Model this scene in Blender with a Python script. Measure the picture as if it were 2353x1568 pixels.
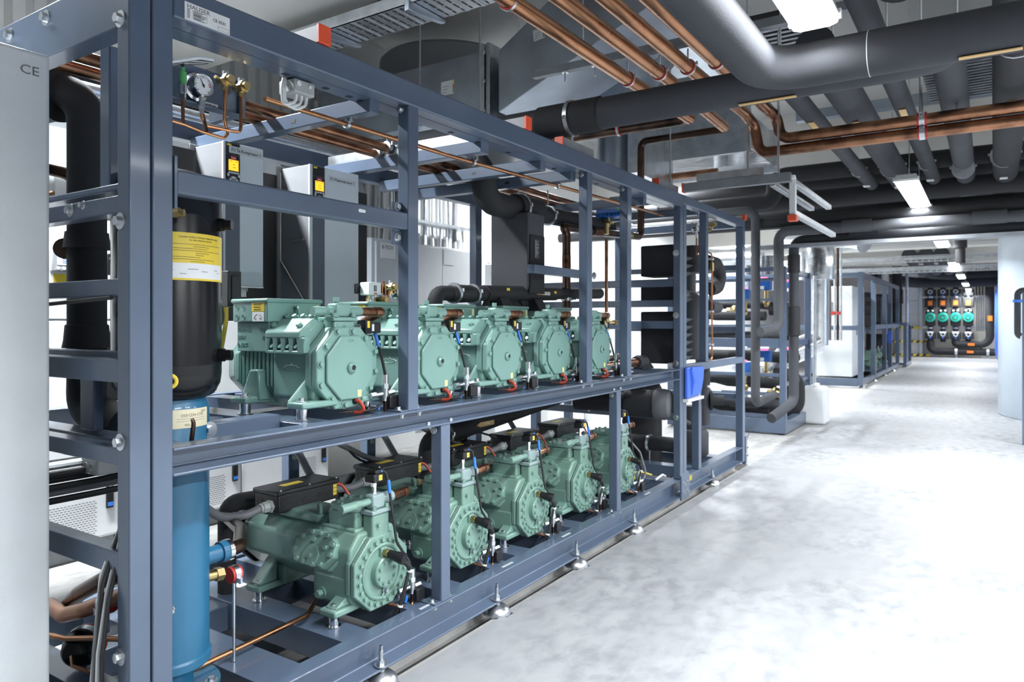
import bpy, math, random
from mathutils import Vector, Matrix
random.seed(7)
for o in list(bpy.data.objects): bpy.data.objects.remove(o)
SC=bpy.context.scene; COL=SC.collection
# ---------------------------------------------------------------- camera (photo taken as 2353x1568, focal length 1655 px, horizon at row 738)
F=1655.0; TH=math.atan(1090.5/F); CX=1176.5; HY=738.0; H=1.30
cam=bpy.data.cameras.new('camera'); cam.sensor_width=36; cam.lens=F*36/2353; cam.shift_y=-46/2353
cam.clip_start=.05; cam.clip_end=200
cam.dof.use_dof=True; cam.dof.focus_distance=2.6; cam.dof.aperture_fstop=4.5
co=bpy.data.objects.new('camera',cam); COL.objects.link(co); co.location=(0,0,H); co.rotation_euler=(math.pi/2,0,TH)
SC.camera=co
# ---------------------------------------------------------------- exposure / world / lamps' light
SC.view_settings.view_transform='Standard'; SC.view_settings.look='None'; SC.view_settings.gamma=1
SC.view_settings.use_curve_mapping=False; SC.view_settings.exposure=1.04
W=bpy.data.worlds.new('world'); SC.world=W; W.use_nodes=True
W.node_tree.nodes['Background'].inputs[0].default_value=(.80,.88,1,1); W.node_tree.nodes['Background'].inputs[1].default_value=.3
SC.cycles.max_bounces=8; SC.cycles.diffuse_bounces=4; SC.cycles.glossy_bounces=4; SC.cycles.caustics_reflective=False; SC.cycles.caustics_refractive=False
SC.cycles.sample_clamp_indirect=4; SC.cycles.use_denoising=True
LAMP_W=42.0
LAMPS=[(-.52,y,2.36) for y in (-3.4,2.0,7.1,11.3,16.4,20.6,25.2,29.4)]          # the row over the aisle
LAMPS_HI=[(-3.55,y,3.3) for y in (1.2,6.0,8.9,12,16)]+[(2.6,y,2.7) for y in (1.0,3.6,7.0,12,20,27)]  # row behind racks; unseen right row added to brighten fronts and far wall
for i,(x,y,z) in enumerate(LAMPS+LAMPS_HI):
    l=bpy.data.lights.new('luminaire_light','AREA'); l.shape='RECTANGLE'; l.size=.13; l.size_y=1.55; l.energy=LAMP_W*(.12 if y<0 else .65 if i==1 else (.95 if y<9 else .6 if y<24 else 1.5) if i<len(LAMPS) else 2.9 if x<0 else (3.3 if y<9 else 1.9)); l.spread=math.radians(160 if x>1 else 150); l.color=(.93,.97,1)
    o=bpy.data.objects.new('luminaire_light',l); o.location=(x,y,z-.012); COL.objects.link(o)
# ---------------------------------------------------------------- measuring: a pixel of the photo and one known world plane give a world point
_c,_s=math.cos(TH),math.sin(TH)
def _ray(px,py):
    u=(px-CX)/F; v=-(py-HY)/F
    return (u*_c-_s,u*_s+_c,v)
def fx(px,py,X): r=_ray(px,py); t=X/r[0]; return Vector((X,r[1]*t,H+r[2]*t))
def fy(px,py,Y): r=_ray(px,py); t=Y/r[1]; return Vector((r[0]*t,Y,H+r[2]*t))
def fz(px,py,Z): r=_ray(px,py); t=(Z-H)/r[2]; return Vector((r[0]*t,r[1]*t,Z))
V=Vector
# ---------------------------------------------------------------- materials
MATS={}
def mat(name,col,rough=.5,metal=0,var=.06,scale=6,bump=0,bscale=60,coat=0,col2=None,emit=0,rvar=.0,trans=0,detail=4,alpha=None):
    m=bpy.data.materials.new(name); m.use_nodes=True; N=m.node_tree.nodes; L=m.node_tree.links
    b=N['Principled BSDF']; b.inputs['Roughness'].default_value=rough; b.inputs['Metallic'].default_value=metal
    tc=N.new('ShaderNodeTexCoord'); nz=N.new('ShaderNodeTexNoise'); nz.inputs['Scale'].default_value=scale; nz.inputs['Detail'].default_value=detail
    L.new(tc.outputs['Object'],nz.inputs['Vector'])
    mx=N.new('ShaderNodeMix'); mx.data_type='RGBA'
    c1=[max(0,c*(1-var)) for c in col]+[1]; c2=[c*(1+var) for c in col]+[1]
    if col2: c1=list(col)+[1]; c2=list(col2)+[1]
    mr=N.new('ShaderNodeMapRange'); mr.inputs[1].default_value=.35; mr.inputs[2].default_value=.65
    L.new(nz.outputs['Fac'],mr.inputs[0]); L.new(mr.outputs[0],mx.inputs[0]); mx.inputs[6].default_value=c1; mx.inputs[7].default_value=c2
    L.new(mx.outputs[2],b.inputs['Base Color'])
    if rvar:
        r=N.new('ShaderNodeMapRange'); r.inputs[3].default_value=rough-rvar; r.inputs[4].default_value=rough+rvar
        L.new(nz.outputs['Fac'],r.inputs[0]); L.new(r.outputs[0],b.inputs['Roughness'])
    if bump:
        n2=N.new('ShaderNodeTexNoise'); n2.inputs['Scale'].default_value=bscale; n2.inputs['Detail'].default_value=3
        L.new(tc.outputs['Object'],n2.inputs['Vector']); bp=N.new('ShaderNodeBump'); bp.inputs['Strength'].default_value=bump; bp.inputs['Distance'].default_value=.01
        L.new(n2.outputs['Fac'],bp.inputs['Height']); L.new(bp.outputs[0],b.inputs['Normal'])
    if coat: b.inputs['Coat Weight'].default_value=coat; b.inputs['Coat Roughness'].default_value=.08
    if emit: L.new(mx.outputs[2],b.inputs['Emission Color']); b.inputs['Emission Strength'].default_value=emit
    if trans: b.inputs['Transmission Weight'].default_value=trans
    MATS[name]=m; return m
mat('frame_paint',(.092,.126,.188),.30,var=.10,scale=2.5,bump=.03,bscale=220,coat=.25)
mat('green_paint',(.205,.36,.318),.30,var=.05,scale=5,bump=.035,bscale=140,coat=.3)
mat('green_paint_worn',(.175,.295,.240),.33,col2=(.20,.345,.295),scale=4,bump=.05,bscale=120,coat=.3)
mat('green_grey_paint',(.27,.36,.36),.35,coat=.2)
mat('foam_cap',(.125,.13,.14),.6,var=.06,scale=3,bump=.05,bscale=150)
mat('foam_mid',(.062,.066,.075),.7,var=.12,scale=3,bump=.06,bscale=150)
mat('foam',(.022,.023,.026),.8,var=.18,scale=3,bump=.10,bscale=150)
mat('foam_grey',(.043,.046,.054),.78,var=.15,scale=3,bump=.08,bscale=150)
mat('copper',(.40,.185,.095),.28,1,scale=3,col2=(.56,.285,.15),rvar=.06)
mat('copper_dull',(.17,.085,.055),.34,1,scale=9,col2=(.42,.21,.12),rvar=.1)
mat('copper_dark',(.045,.033,.029),.32,1,scale=6,col2=(.15,.095,.07),rvar=.1)
mat('copper_scale',(.030,.016,.018),.45,1,scale=12,col2=(.34,.17,.09),rvar=.1)
mat('brass',(.55,.42,.20),.30,1,scale=10)
mat('zinc',(.62,.65,.68),.34,1,var=.12,scale=14,rvar=.08)
mat('strut_steel',(.30,.32,.35),.55,.6,var=.1,scale=10,rvar=.06)
mat('duct_steel',(.47,.53,.61),.38,1,var=.14,scale=3,rvar=.07)
mat('chrome',(.78,.79,.80),.16,1,var=.05)
mat('foil',(.80,.82,.85),.20,1,var=.1,scale=8,bump=.5,bscale=9)
mat('white_paint',(.80,.82,.83),.38,var=.02)
mat('white_cabinet_paint',(.70,.735,.76),.38,var=.02,bump=.25,bscale=330)
mat('grey_panel',(.60,.655,.72),.34,var=.03)
mat('grey_side',(.24,.25,.265),.40,var=.04)
mat('slate_panel',(.095,.115,.155),.34,var=.04)
mat('charcoal',(.032,.032,.034),.45,var=.1)
mat('grey_plastic',(.42,.44,.43),.45,var=.04)
mat('cable_grey',(.20,.205,.22),.5,var=.1)
mat('white_plastic',(.78,.80,.80),.4,var=.02)
mat('black_gloss',(.006,.0065,.008),.24,var=.2,scale=4); MATS['black_gloss'].node_tree.nodes['Principled BSDF'].inputs['Specular IOR Level'].default_value=.32
mat('black_plastic',(.013,.013,.015),.38,var=.15,bump=.05)
mat('rubber',(.018,.018,.02),.6)
mat('blue_paint',(.018,.125,.235),.33,var=.10,scale=3,bump=.03,coat=.25)
mat('blue_plastic',(.01,.11,.42),.35,var=.08)
mat('blue_crate',(.06,.16,.72),.4,var=.05)
mat('blue_tape',(.05,.22,.75),.5)
mat('label_yellow',(.83,.62,.06),.35,var=.02)
mat('label_pale',(.90,.82,.36),.35,var=.02)
mat('label_white',(.82,.84,.86),.4,var=.015)
mat('label_cream',(.72,.66,.47),.4,var=.05)
mat('label_grey',(.55,.585,.62),.4,var=.02)
mat('label_tan',(.62,.40,.16),.45,var=.05)
mat('ink',(.015,.015,.017),.5)
mat('ink_blue',(.02,.05,.30),.5)
mat('ink_red',(.62,.03,.04),.5)
mat('ink_grey',(.16,.17,.18),.5)
mat('orange_cap',(.80,.10,.04),.42,var=.05)
mat('red_rubber',(.50,.035,.03),.5,var=.12)
mat('red_pipe',(.22,.012,.022),.4)
mat('red_cable',(.55,.075,.04),.42)
mat('yellow_cable',(.80,.62,.08),.4)
mat('green_cable',(.10,.42,.13),.4)
mat('teal_plastic',(.02,.38,.28),.4)
mat('orange_label',(.85,.22,.03),.45)
mat('screen_orange',(1.0,.42,.02),.4,emit=.75,var=.03)
mat('screen_blue',(.42,.60,.95),.4,emit=.45,var=.03)
mat('red_light',(1,.12,.25),.4,emit=1.2)
mat('green_light',(.25,1,.1),.4,emit=1.5)
mat('lamp_glow',(1,1,1),.4,emit=3.5,var=0)
mat('concrete_beam',(.78,.765,.72),.75,var=.05,scale=2,bump=.06,bscale=30)
mat('ceiling_paint',(.52,.52,.51),.8,var=.06,scale=1.2,bump=.05,bscale=25)
mat('wall_paint',(.66,.67,.67),.7,var=.03,scale=1.5,bump=.03)
mat('wall_warm',(.74,.71,.66),.7,var=.05,scale=1.5,bump=.03)
mat('canister_plastic',(.82,.84,.86),.42,var=.02)
mat('tank_grey',(.46,.53,.60),.33,var=.02)
mat('hazard_black',(.012,.012,.012),.5)
mat('clear_dark',(.05,.055,.06),.3)
# floor: white sealed screed with trowel smudges and fine scratches
def floor_mat(name,a,b,rough,lo=.42,hi=.66):
    m=mat(name,a,rough); N=m.node_tree.nodes; L=m.node_tree.links; B=N['Principled BSDF']
    tc=N.new('ShaderNodeTexCoord')
    def noise(sc,stretch=(1,1,1),det=6,dist=0):
        mp=N.new('ShaderNodeMapping'); mp.inputs['Scale'].default_value=stretch; L.new(tc.outputs['Object'],mp.inputs[0])
        n=N.new('ShaderNodeTexNoise'); n.inputs['Scale'].default_value=sc; n.inputs['Detail'].default_value=det; n.inputs['Distortion'].default_value=dist; L.new(mp.outputs[0],n.inputs['Vector']); return n
    def rng(n,x,y,u,v):
        r=N.new('ShaderNodeMapRange'); r.inputs[1].default_value=x; r.inputs[2].default_value=y; r.inputs[3].default_value=u; r.inputs[4].default_value=v; L.new(n.outputs['Fac'],r.inputs[0]); return r
    n1=rng(noise(1.1,(1,1,1),9,.15),.34,.66,.1,1); n2=rng(noise(13,(1,.6,1),11,.3),.40,.66,0,1); n3=rng(noise(60,(1,1,1),2),.62,.75,0,.5)
    ad=N.new('ShaderNodeMath'); ad.operation='MULTIPLY'; L.new(n1.outputs[0],ad.inputs[0]); L.new(n2.outputs[0],ad.inputs[1])
    a2=N.new('ShaderNodeMath'); a2.operation='ADD'; a2.use_clamp=True; L.new(ad.outputs[0],a2.inputs[0])
    a3=N.new('ShaderNodeMath'); a3.operation='MULTIPLY'; L.new(n3.outputs[0],a3.inputs[0]); a3.inputs[1].default_value=.5; L.new(a3.outputs[0],a2.inputs[1])
    mx=N.new('ShaderNodeMix'); mx.data_type='RGBA'; B.inputs['Specular IOR Level'].default_value=.35; mx.inputs[6].default_value=(*a,1); mx.inputs[7].default_value=(*b,1); L.new(a2.outputs[0],mx.inputs[0]); L.new(mx.outputs[2],B.inputs['Base Color'])
    rr=N.new('ShaderNodeMapRange'); rr.inputs[3].default_value=rough-.1; rr.inputs[4].default_value=rough+.12; L.new(a2.outputs[0],rr.inputs[0]); L.new(rr.outputs[0],B.inputs['Roughness'])
    return m
floor_mat('floor_coat',(.37,.377,.392),(.245,.252,.270),.5)
floor_mat('floor_raw',(.43,.425,.415),(.29,.285,.28),.6)
# ---------------------------------------------------------------- mesh builder
class MB:
    def __init__(s): s.v=[]; s.f=[]
    def add(s,vs,fs):
        o=len(s.v); s.v+= [tuple(v) for v in vs]; s.f+=[tuple(i+o for i in f) for f in fs]; return s
    def box(s,x0,x1,y0,y1,z0,z1):
        x0,x1=sorted((x0,x1)); y0,y1=sorted((y0,y1)); z0,z1=sorted((z0,z1))
        return s.add([(x0,y0,z0),(x1,y0,z0),(x1,y1,z0),(x0,y1,z0),(x0,y0,z1),(x1,y0,z1),(x1,y1,z1),(x0,y1,z1)],
            [(0,3,2,1),(4,5,6,7),(0,1,5,4),(1,2,6,5),(2,3,7,6),(3,0,4,7)])
    def prism(s,poly,axis,a,b,poly2=None):
        # polygon in the plane across axis: x:(y,z)  y:(x,z)  z:(x,y)
        def P(p,t): return (t,p[0],p[1]) if axis=='x' else (p[0],t,p[1]) if axis=='y' else (p[0],p[1],t)
        n=len(poly); q=poly2 or poly
        ar=sum(poly[i][0]*poly[(i+1)%n][1]-poly[(i+1)%n][0]*poly[i][1] for i in range(n))
        fl=(ar<0)^(axis=='y')^(b<a)
        vs=[P(p,a) for p in poly]+[P(p,b) for p in q]
        fs=[tuple(range(n-1,-1,-1)),tuple(range(n,2*n))]+[(i,(i+1)%n,n+(i+1)%n,n+i) for i in range(n)]
        if fl: fs=[tuple(reversed(f)) for f in fs]
        return s.add(vs,fs)
    def frame(s,d):
        d=V(d).normalized(); u=d.cross(V((0,0,1)));
        if u.length<1e-3: u=V((1,0,0))
        u.normalize(); return d,u,d.cross(u)
    def cyl(s,p,q,r,n=16,r2=None,ph=0):
        p=V(p); q=V(q); d,u,w=s.frame(q-p); r2=r if r2 is None else r2
        vs=[p+(u*math.cos(2*math.pi*(i+ph)/n)+w*math.sin(2*math.pi*(i+ph)/n))*r for i in range(n)]+[q+(u*math.cos(2*math.pi*(i+ph)/n)+w*math.sin(2*math.pi*(i+ph)/n))*r2 for i in range(n)]
        return s.add(vs,[tuple(range(n-1,-1,-1)),tuple(range(n,2*n))]+[(i,(i+1)%n,n+(i+1)%n,n+i) for i in range(n)])
    def lathe(s,prof,base,axis=(0,0,1),n=24):
        base=V(base); d,u,w=s.frame(axis); vs=[]; m=len(prof)
        for r,h in prof:
            for i in range(n): a=2*math.pi*i/n; vs.append(base+d*h+(u*math.cos(a)+w*math.sin(a))*max(r,1e-5))
        fs=[(k*n+i,k*n+(i+1)%n,(k+1)*n+(i+1)%n,(k+1)*n+i) for k in range(m-1) for i in range(n)]
        if prof[0][0]>1e-4: fs.append(tuple(range(n-1,-1,-1)))
        if prof[-1][0]>1e-4: fs.append(tuple((m-1)*n+i for i in range(n)))
        return s.add(vs,fs)
    def ball(s,c,r,n=16,k=8,sx=1):
        return s.lathe([(r*math.sin(math.pi*i/k),-r*math.cos(math.pi*i/k)*sx) for i in range(k+1)],c,(0,0,1),n)
    def path(s,pts,fil):
        pts=[V(p) for p in pts]
        if not fil or len(pts)<3: return pts
        out=[pts[0]]
        for a,b,c in zip(pts,pts[1:],pts[2:]):
            d1=(a-b); d2=(c-b); l1,l2=d1.length,d2.length; d1.normalize(); d2.normalize()
            ang=d1.angle(d2,math.pi)
            if ang>math.pi-.02: out.append(b); continue
            t=min(fil/math.tan(ang/2),l1*.49,l2*.49); r=t*math.tan(ang/2)
            bis=(d1+d2).normalized(); cen=b+bis*(r/math.sin(ang/2)); s0=b+d1*t-cen; s1=b+d2*t-cen; k=max(3,int((math.pi-ang)/.26))
            for i in range(k+1):
                f=i/k; out.append(cen+s0.normalized().slerp(s1.normalized(),f)*s0.length)
        out.append(pts[-1]); return out
    def tube(s,pts,r,n=12,fil=0,closed=False,caps=True):
        P=s.path(pts,fil); m=len(P); rs=r if isinstance(r,(list,tuple)) else [r]*m
        if len(rs)!=m: rs=[rs[0]]*m
        T=[]
        for i in range(m):
            a=P[(i-1)%m] if (closed or i>0) else P[i]; b=P[(i+1)%m] if (closed or i<m-1) else P[i]
            T.append((b-a).normalized())
        _,u,_w=s.frame(T[0]); vs=[]
        for i in range(m):
            if i>0:
                u=u-T[i]*u.dot(T[i])
                if u.length<1e-5: _,u,_w=s.frame(T[i])
                u.normalize()
            w=T[i].cross(u)
            for j in range(n): a=2*math.pi*j/n; vs.append(P[i]+(u*math.cos(a)+w*math.sin(a))*rs[i])
        R=m if closed else m-1
        fs=[(i*n+j,i*n+(j+1)%n,((i+1)%m)*n+(j+1)%n,((i+1)%m)*n+j) for i in range(R) for j in range(n)]
        if caps and not closed: fs+= [tuple(range(n-1,-1,-1)),tuple((m-1)*n+j for j in range(n))]
        return s.add(vs,fs)
    def ring(s,c,axis,R,r,n=20,k=8):
        d,u,w=s.frame(axis); c=V(c)
        return s.tube([c+(u*math.cos(2*math.pi*i/n)+w*math.sin(2*math.pi*i/n))*R for i in range(n)],r,k,closed=True)
    def hexbolt(s,p,axis,r=.011,h=.011,washer=True,wr=1.6):
        d=V(axis).normalized(); p=V(p)
        if washer: s.cyl(p,p+d*h*.25,r*wr,16); p=p+d*h*.25
        s.cyl(p,p+d*h,r,6); return s
    def quad(s,a,b,c,d): return s.add([a,b,c,d],[(0,1,2,3)])
OFF={}
def kset(o,**k):
    for a,b in k.items():
        if b is not None: o[a]=b
def build(mb,name,m,parent=None,bevel=0,seg=2,sm=38,label=None,cat=None,group=None,kind=None):
    off=OFF.get(parent.name,V((0,0,0))) if parent else V((0,0,0))
    me=bpy.data.meshes.new(name)
    if not parent and kind!='structure':
        xs=[v[0] for v in mb.v]; ys=[v[1] for v in mb.v]; zs=[v[2] for v in mb.v]; loc=V(((min(xs)+max(xs))/2,(min(ys)+max(ys))/2,min(zs)))
    else: loc=V((0,0,0))
    me.from_pydata([(v[0]-off.x-loc.x,v[1]-off.y-loc.y,v[2]-off.z-loc.z) for v in mb.v],[],mb.f); me.materials.append(MATS[m] if isinstance(m,str) else m)
    me.shade_smooth(); me.set_sharp_from_angle(angle=math.radians(sm))
    o=bpy.data.objects.new(name,me); COL.objects.link(o); o.location=loc
    if parent: o.parent=parent; OFF[o.name]=off
    else: OFF[o.name]=loc
    if bevel:
        b=o.modifiers.new('bevel','BEVEL'); b.width=bevel; b.segments=seg; b.limit_method='ANGLE'; b.angle_limit=math.radians(35); b.use_clamp_overlap=True
    kset(o,label=label,category=cat,group=group,kind=kind); return o
def thing(name,label,cat,loc=(0,0,0),group=None):
    o=bpy.data.objects.new(name,None); o.empty_display_size=.05; COL.objects.link(o); o.location=loc; OFF[o.name]=V(loc)
    kset(o,label=label,category=cat,group=group); return o
def dup(root,loc=None,label=None,group=None,rotz=None):
    def cp(o,par):
        c=o.copy(); COL.objects.link(c)
        if par: c.parent=par
        for ch in [x for x in o.children]: cp(ch,c)
        return c
    r=cp(root,None)
    if loc is not None: r.location=loc
    if rotz is not None: r.rotation_euler=(0,0,rotz)
    if label: r['label']=label
    if group: r['group']=group
    return r
def text(body,size,pos,xdir,up,name,m,parent=None,align='LEFT',depth=.0006,sx=1.0,label=None):
    cu=bpy.data.curves.new('t','FONT'); cu.body=body; cu.size=size; cu.extrude=depth; cu.align_x=align; cu.resolution_u=2
    tmp=bpy.data.objects.new('t',cu); me=bpy.data.meshes.new_from_object(tmp); me.name=name
    bpy.data.objects.remove(tmp); bpy.data.curves.remove(cu)
    x=V(xdir).normalized(); y=V(up).normalized(); z=x.cross(y)
    off=OFF.get(parent.name,V((0,0,0))) if parent else V((0,0,0)); p=V(pos)-off
    M4=Matrix(((x.x*sx,y.x,z.x,p.x),(x.y*sx,y.y,z.y,p.y),(x.z*sx,y.z,z.z,p.z),(0,0,0,1)))
    me.transform(M4); me.materials.clear(); me.materials.append(MATS[m])
    o=bpy.data.objects.new(name,me); COL.objects.link(o)
    if parent: o.parent=parent; OFF[o.name]=off
    if label: o['label']=label
    return o
def B(*a): return MB().box(*a)
_BM={}
def bolt(par,p,axis,r=.008,h=.008,m='zinc',wr=1.5,name='bolt',washer=True):
    k=(r,h,m,wr,washer)
    if k not in _BM:
        mb=MB().hexbolt((0,0,0),(0,0,1),r,h,washer,wr); me=bpy.data.meshes.new('bolt'); me.from_pydata(mb.v,[],mb.f); me.materials.append(MATS[m]); me.shade_smooth(); me.set_sharp_from_angle(angle=.6); _BM[k]=me
    o=bpy.data.objects.new(name,_BM[k]); COL.objects.link(o); o.parent=par; o.location=V(p)-OFF.get(par.name,V((0,0,0)))
    o.rotation_mode='QUATERNION'; o.rotation_quaternion=V((0,0,1)).rotation_difference(V(axis).normalized()); OFF[o.name]=OFF.get(par.name,V((0,0,0))); return o
# ================================================================= ROOM
CEIL=4.0
build(MB().box(-5.2,6.5,-5.2,32,-.25,-.06).box(-5.2,-1.92,-5.2,32,-.06,0).box(-1.92,-1.80,-5.2,.9,-.06,0).box(-1.92,-1.80,6.62,32,-.06,0).box(-1.80,6.5,-5.2,32,-.06,0),'floor','floor_raw',kind='structure')  # groove under the front rail added so its strip lies in shade
build(B(-1.775,6.4,-5,31.6,0,.005),'trim_1','floor_coat',kind='structure',label='white sealed floor coating of the aisle')
build(B(-5.2,6.5,-5.2,32,CEIL,CEIL+.2),'ceiling','ceiling_paint',kind='structure')
build(B(-5.2,-5.0,-5.2,32,0,CEIL),'wall_left','wall_paint',kind='structure')
build(B(6.3,6.5,-5.2,32,0,CEIL),'wall_right','wall_paint',kind='structure')
build(B(-5,6.3,-5.2,-5,0,CEIL),'wall_near','wall_paint',kind='structure')
build(B(-5,6.3,31,31.2,0,CEIL),'wall_far','wall_warm',kind='structure')
# ================================================================= LUMINAIRES
def luminaire(loc):
    x,y,z=loc
    t=thing('luminaire','long white luminaire hanging over the aisle','lamp',(0,0,0),'luminaires in the aisle row')
    build(MB().prism([(-.085,.03),(-.07,.075),(.07,.075),(.085,.03)],'y',-.8,.8),'housing','grey_plastic',t,bevel=.006)
    build(MB().prism([(-.082,.03),(-.075,.008),(-.05,0),(.05,0),(.075,.008),(.082,.03)],'y',-.79,.79),'diffuser','lamp_glow',t)
    for s in (-1,1):
        build(MB().box(-.09,.09,s*.78-.012,s*.78+.012,.02,.05),'clip','white_plastic',t)
        build(MB().tube([(0,s*.5,.075),(0,s*.5,CEIL-z)],.003,6),'hanger','zinc',t)
    return t
l0=luminaire(LAMPS[1]); l0.location=LAMPS[1]
names=['bright luminaire at the top edge of the picture, in front of the bent foam pipe',None]
order=[1,2,3,4,5,6,7,0]
LBL={1:'largest luminaire, cut by the top edge, glowing in front of thick black pipes',2:'second luminaire along the aisle, hanging past the silver pipe clamps',3:'third luminaire along the aisle, under the thick twin pipes',
 4:'fourth luminaire along the aisle, between the wire cable trays',5:'fifth luminaire along the aisle, just below the wire cable trays',6:'sixth luminaire along the aisle, above the far pumps',7:'farthest luminaire of the aisle row, nearest the pump wall',0:'luminaire of the aisle row behind the photographer'}
for i in order:
    o=l0 if i==1 else dup(l0,LAMPS[i]); o['label']=LBL[i]
for i,p in enumerate(LAMPS_HI):
    o=dup(l0,p); o['group']='luminaires beside and behind the machines'
    k_=i if p[0]<0 else i-5
    o['label']='white luminaire hanging '+('behind the compressor frames' if p[0]<0 else 'unseen right of the aisle, added for light')+', '+['first','second','third','fourth','fifth','sixth','seventh'][k_]+' from the camera'
# ================================================================= MAIN COMPRESSOR RACK FRAME
XF=-1.80; XB=-2.98
rk=thing('compressor_rack_frame','long slate grey bolted steel frame carrying both rows of green compressors','machine frame',(-2.4,3.0,0))
FP='frame_paint'
def fb(n,*a,bev=.004,m=FP,par=None): return build(B(*a),n,m,par or rk,bevel=bev)
def channel(z0,z1,y0,y1,name='rail'):
    t=(z1-z0); w=-1.862; f=.009
    prof=[(XF,z0),(XF,z0+f),(w,z0+f*1.7),(w,z1-f*1.7),(XF,z1-f),(XF,z1),(w-.012,z1),(w-.012,z0)]
    return build(MB().prism(prof,'y',y0,y1),name,FP,rk,bevel=.0035)
# posts
fb('post',-1.856,XF,.982,1.039,.02,2.6)
fb('post',-1.856,XF,1.043,1.100,.02,2.6)
fb('post',-1.85,XF,4.882,4.945,.184,2.107); fb('post',-1.85,XF,4.951,5.015,.184,2.134)
for y0,y1,z0,z1,d in ((2.032,2.090,.962,2.112,.036),(3.475,3.535,.962,2.112,.034),(3.997,4.057,.962,2.112,.030),(2.227,2.285,.183,.886,.04),(3.85,3.906,.183,.886,.036)):
    p=fb('post',XF-.055,XF-.002,y0,y1,z0,z1)
    for z in (z0,z1):
        if z in (.183,.962):
            build(B(XF-.075,XF-.004,y0-.04,y1+.035,z,z+.006),'foot_plate',FP,p,bevel=.002)
            bolt(p,(XF-.03,y0-.024,z+.006),(0,0,1),.010,.010,name='bolt'); bolt(p,(XF-.03,y1+.02,z+.006),(0,0,1),.010,.010,name='bolt')
            bolt(p,(XF-.02,y0-.02,z-.009),(0,0,-1),.009,.012,name='nut'); bolt(p,(XF-.02,y1+.02,z-.009),(0,0,-1),.009,.012,name='nut')
        else:
            bolt(p,(XF-.03,y0-.012,z-.02),(0,-1,0),.010,.010,name='bolt')
# end post and inner posts of the second bay
fb('post',-1.864,XF,6.442,6.512,.05,2.134); fb('post',-1.86,XF-.005,5.455,5.515,.985,2.135); fb('post',-1.86,XF-.005,5.29,5.35,.183,.93); 
# front beams
bm=fb('top_beam',-1.872,XF,1.101,4.945,2.108,2.200,bev=.006)
build(MB().box(-1.945,-1.872,1.10,4.88,2.108,2.114),'beam_lip',FP,bm)
hol=MB()
for y in (1.55,1.72,1.83,1.89,2.16,2.42,2.62,2.86,3.1,3.3,3.6,3.8,4.2,4.45): hol.box(-1.925,-1.905,y,y+.022,2.1065,2.1085)
build(hol,'slots','ink',bm)
fb('top_beam',-1.872,XF,4.951,6.512,2.135,2.200,bev=.006)
fb('middle_beam',-1.85,XF,5.015,6.442,.93,.985)
mb_=fb('middle_beam',-1.852,XF-.004,1.112,2.034,1.640,1.705,bev=.006)
build(B(-1.86,XF+.0,1.104,1.112,1.60,1.74),'end_plate',FP,mb_)
build(MB().prism([(1.795+.006*math.cos(a*math.pi/6)+(.011 if abs(a)<3 or a>9 else -.011),1.681+.006*math.sin(a*math.pi/6)) for a in range(12)],'x',XF-.0045,XF-.0035),'slot','white_paint',mb_)
for z0,z1 in ((1.708,1.745),(1.585,1.637)):
    build(B(-1.845,-1.837,1.985,2.034,z0,z1),'bracket_tab',FP,mb_,bevel=.002)
    bolt(mb_,(-1.837,2.008,(z0+z1)/2),(1,0,0),.011,.010,name='bolt')
for s in (1,):
    channel(.885,.962,1.10,4.882,'middle_rail'); channel(.05,.183,1.10,4.945,'bottom_rail'); channel(.05,.183,4.951,6.441,'bottom_rail')
# flange bolts of the long front
bo=[(-1.856+.0,1.01,z) for z in (2.06,1.56,.985,.41)]
for x,y,z in ((-1.838,.982,2.068),(-1.838,.982,1.554),(-1.838,.982,.992),(-1.838,.982,.446)):
    bolt(rk,(x,y,z),(0,-1,0),.0125,.013,wr=1.75,name='bolt')
for z in (1.78,1.34,1.0,.62): bolt(rk,(-1.83,4.882,z),(0,-1,0),.0135,.012,wr=1.7,name='bolt')
for z in (2.06,1.55): bolt(rk,(-1.83,6.512,z),(0,1,0),.0135,.012,name='bolt')
for y,z in ((2.18,.872),(2.32,.872),(3.86,.955-.08),(3.95,.875)): bolt(rk,(-1.83,y,.894),(0,0,1),.010,.008,name='bolt')
# splice bracket between the two bays and end bracket
def splice(y,flip=1):
    t=fb('splice_plate',XF-.002,XF+.012,y-.07,y+.085,.035,.20,bev=.002)
    build(MB().prism([(XF+.012,.20),(XF-.002,.20),(XF-.03,.235),(XF-.022,.24)],'y',y-.07,y+.085),'lug',FP,t)
    for dy in (-.02,.045):
        for z in (.085,.145): bolt(t,(XF+.012,y+dy,z),(1,0,0),.0105,.010)
    return t
splice(4.95)
e=fb('lifting_lug',XF-.03,XF+.006,6.515,6.56,.02,.27,bev=.003)
build(MB().prism([(6.555,.19),(6.70,.265),(6.70,.275),(6.555,.215)],'x',XF-.02,XF-.01),'lug_blade',FP,e)
bolt(e,(XF+.006,6.538,.10),(1,0,0),.011,.012,name='bolt'); bolt(e,(XF+.006,6.538,.17),(1,0,0),.011,.012,name='bolt'); bolt(e,(XF-.02,6.515,.10),(0,-1,0),.011,.02,name='bolt'); bolt(e,(XF-.02,6.515,.17),(0,-1,0),.011,.02,name='bolt')
# levelling feet
for y in (1.9,2.632,3.374,4.12,5.64):
    f=build(MB().lathe([(.062,0),(.062,.008),(.055,.022),(.038,.036),(.014,.042),(.014,.05)],(-1.815,y,.004),(0,0,1),24),'levelling_foot','zinc',rk)
    build(MB().cyl((-1.815,y,.04),(-1.815,y,.118),.0085,12).hexbolt((-1.815,y,.064),(0,0,1),.016,.018).box(-1.82,-1.81,y-.004,y+.004,.118,.135),'stud','zinc',f)
    build(B(-1.80,-1.745,y-.015,y+.03,.004,.009),'tab','zinc',f)
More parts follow.
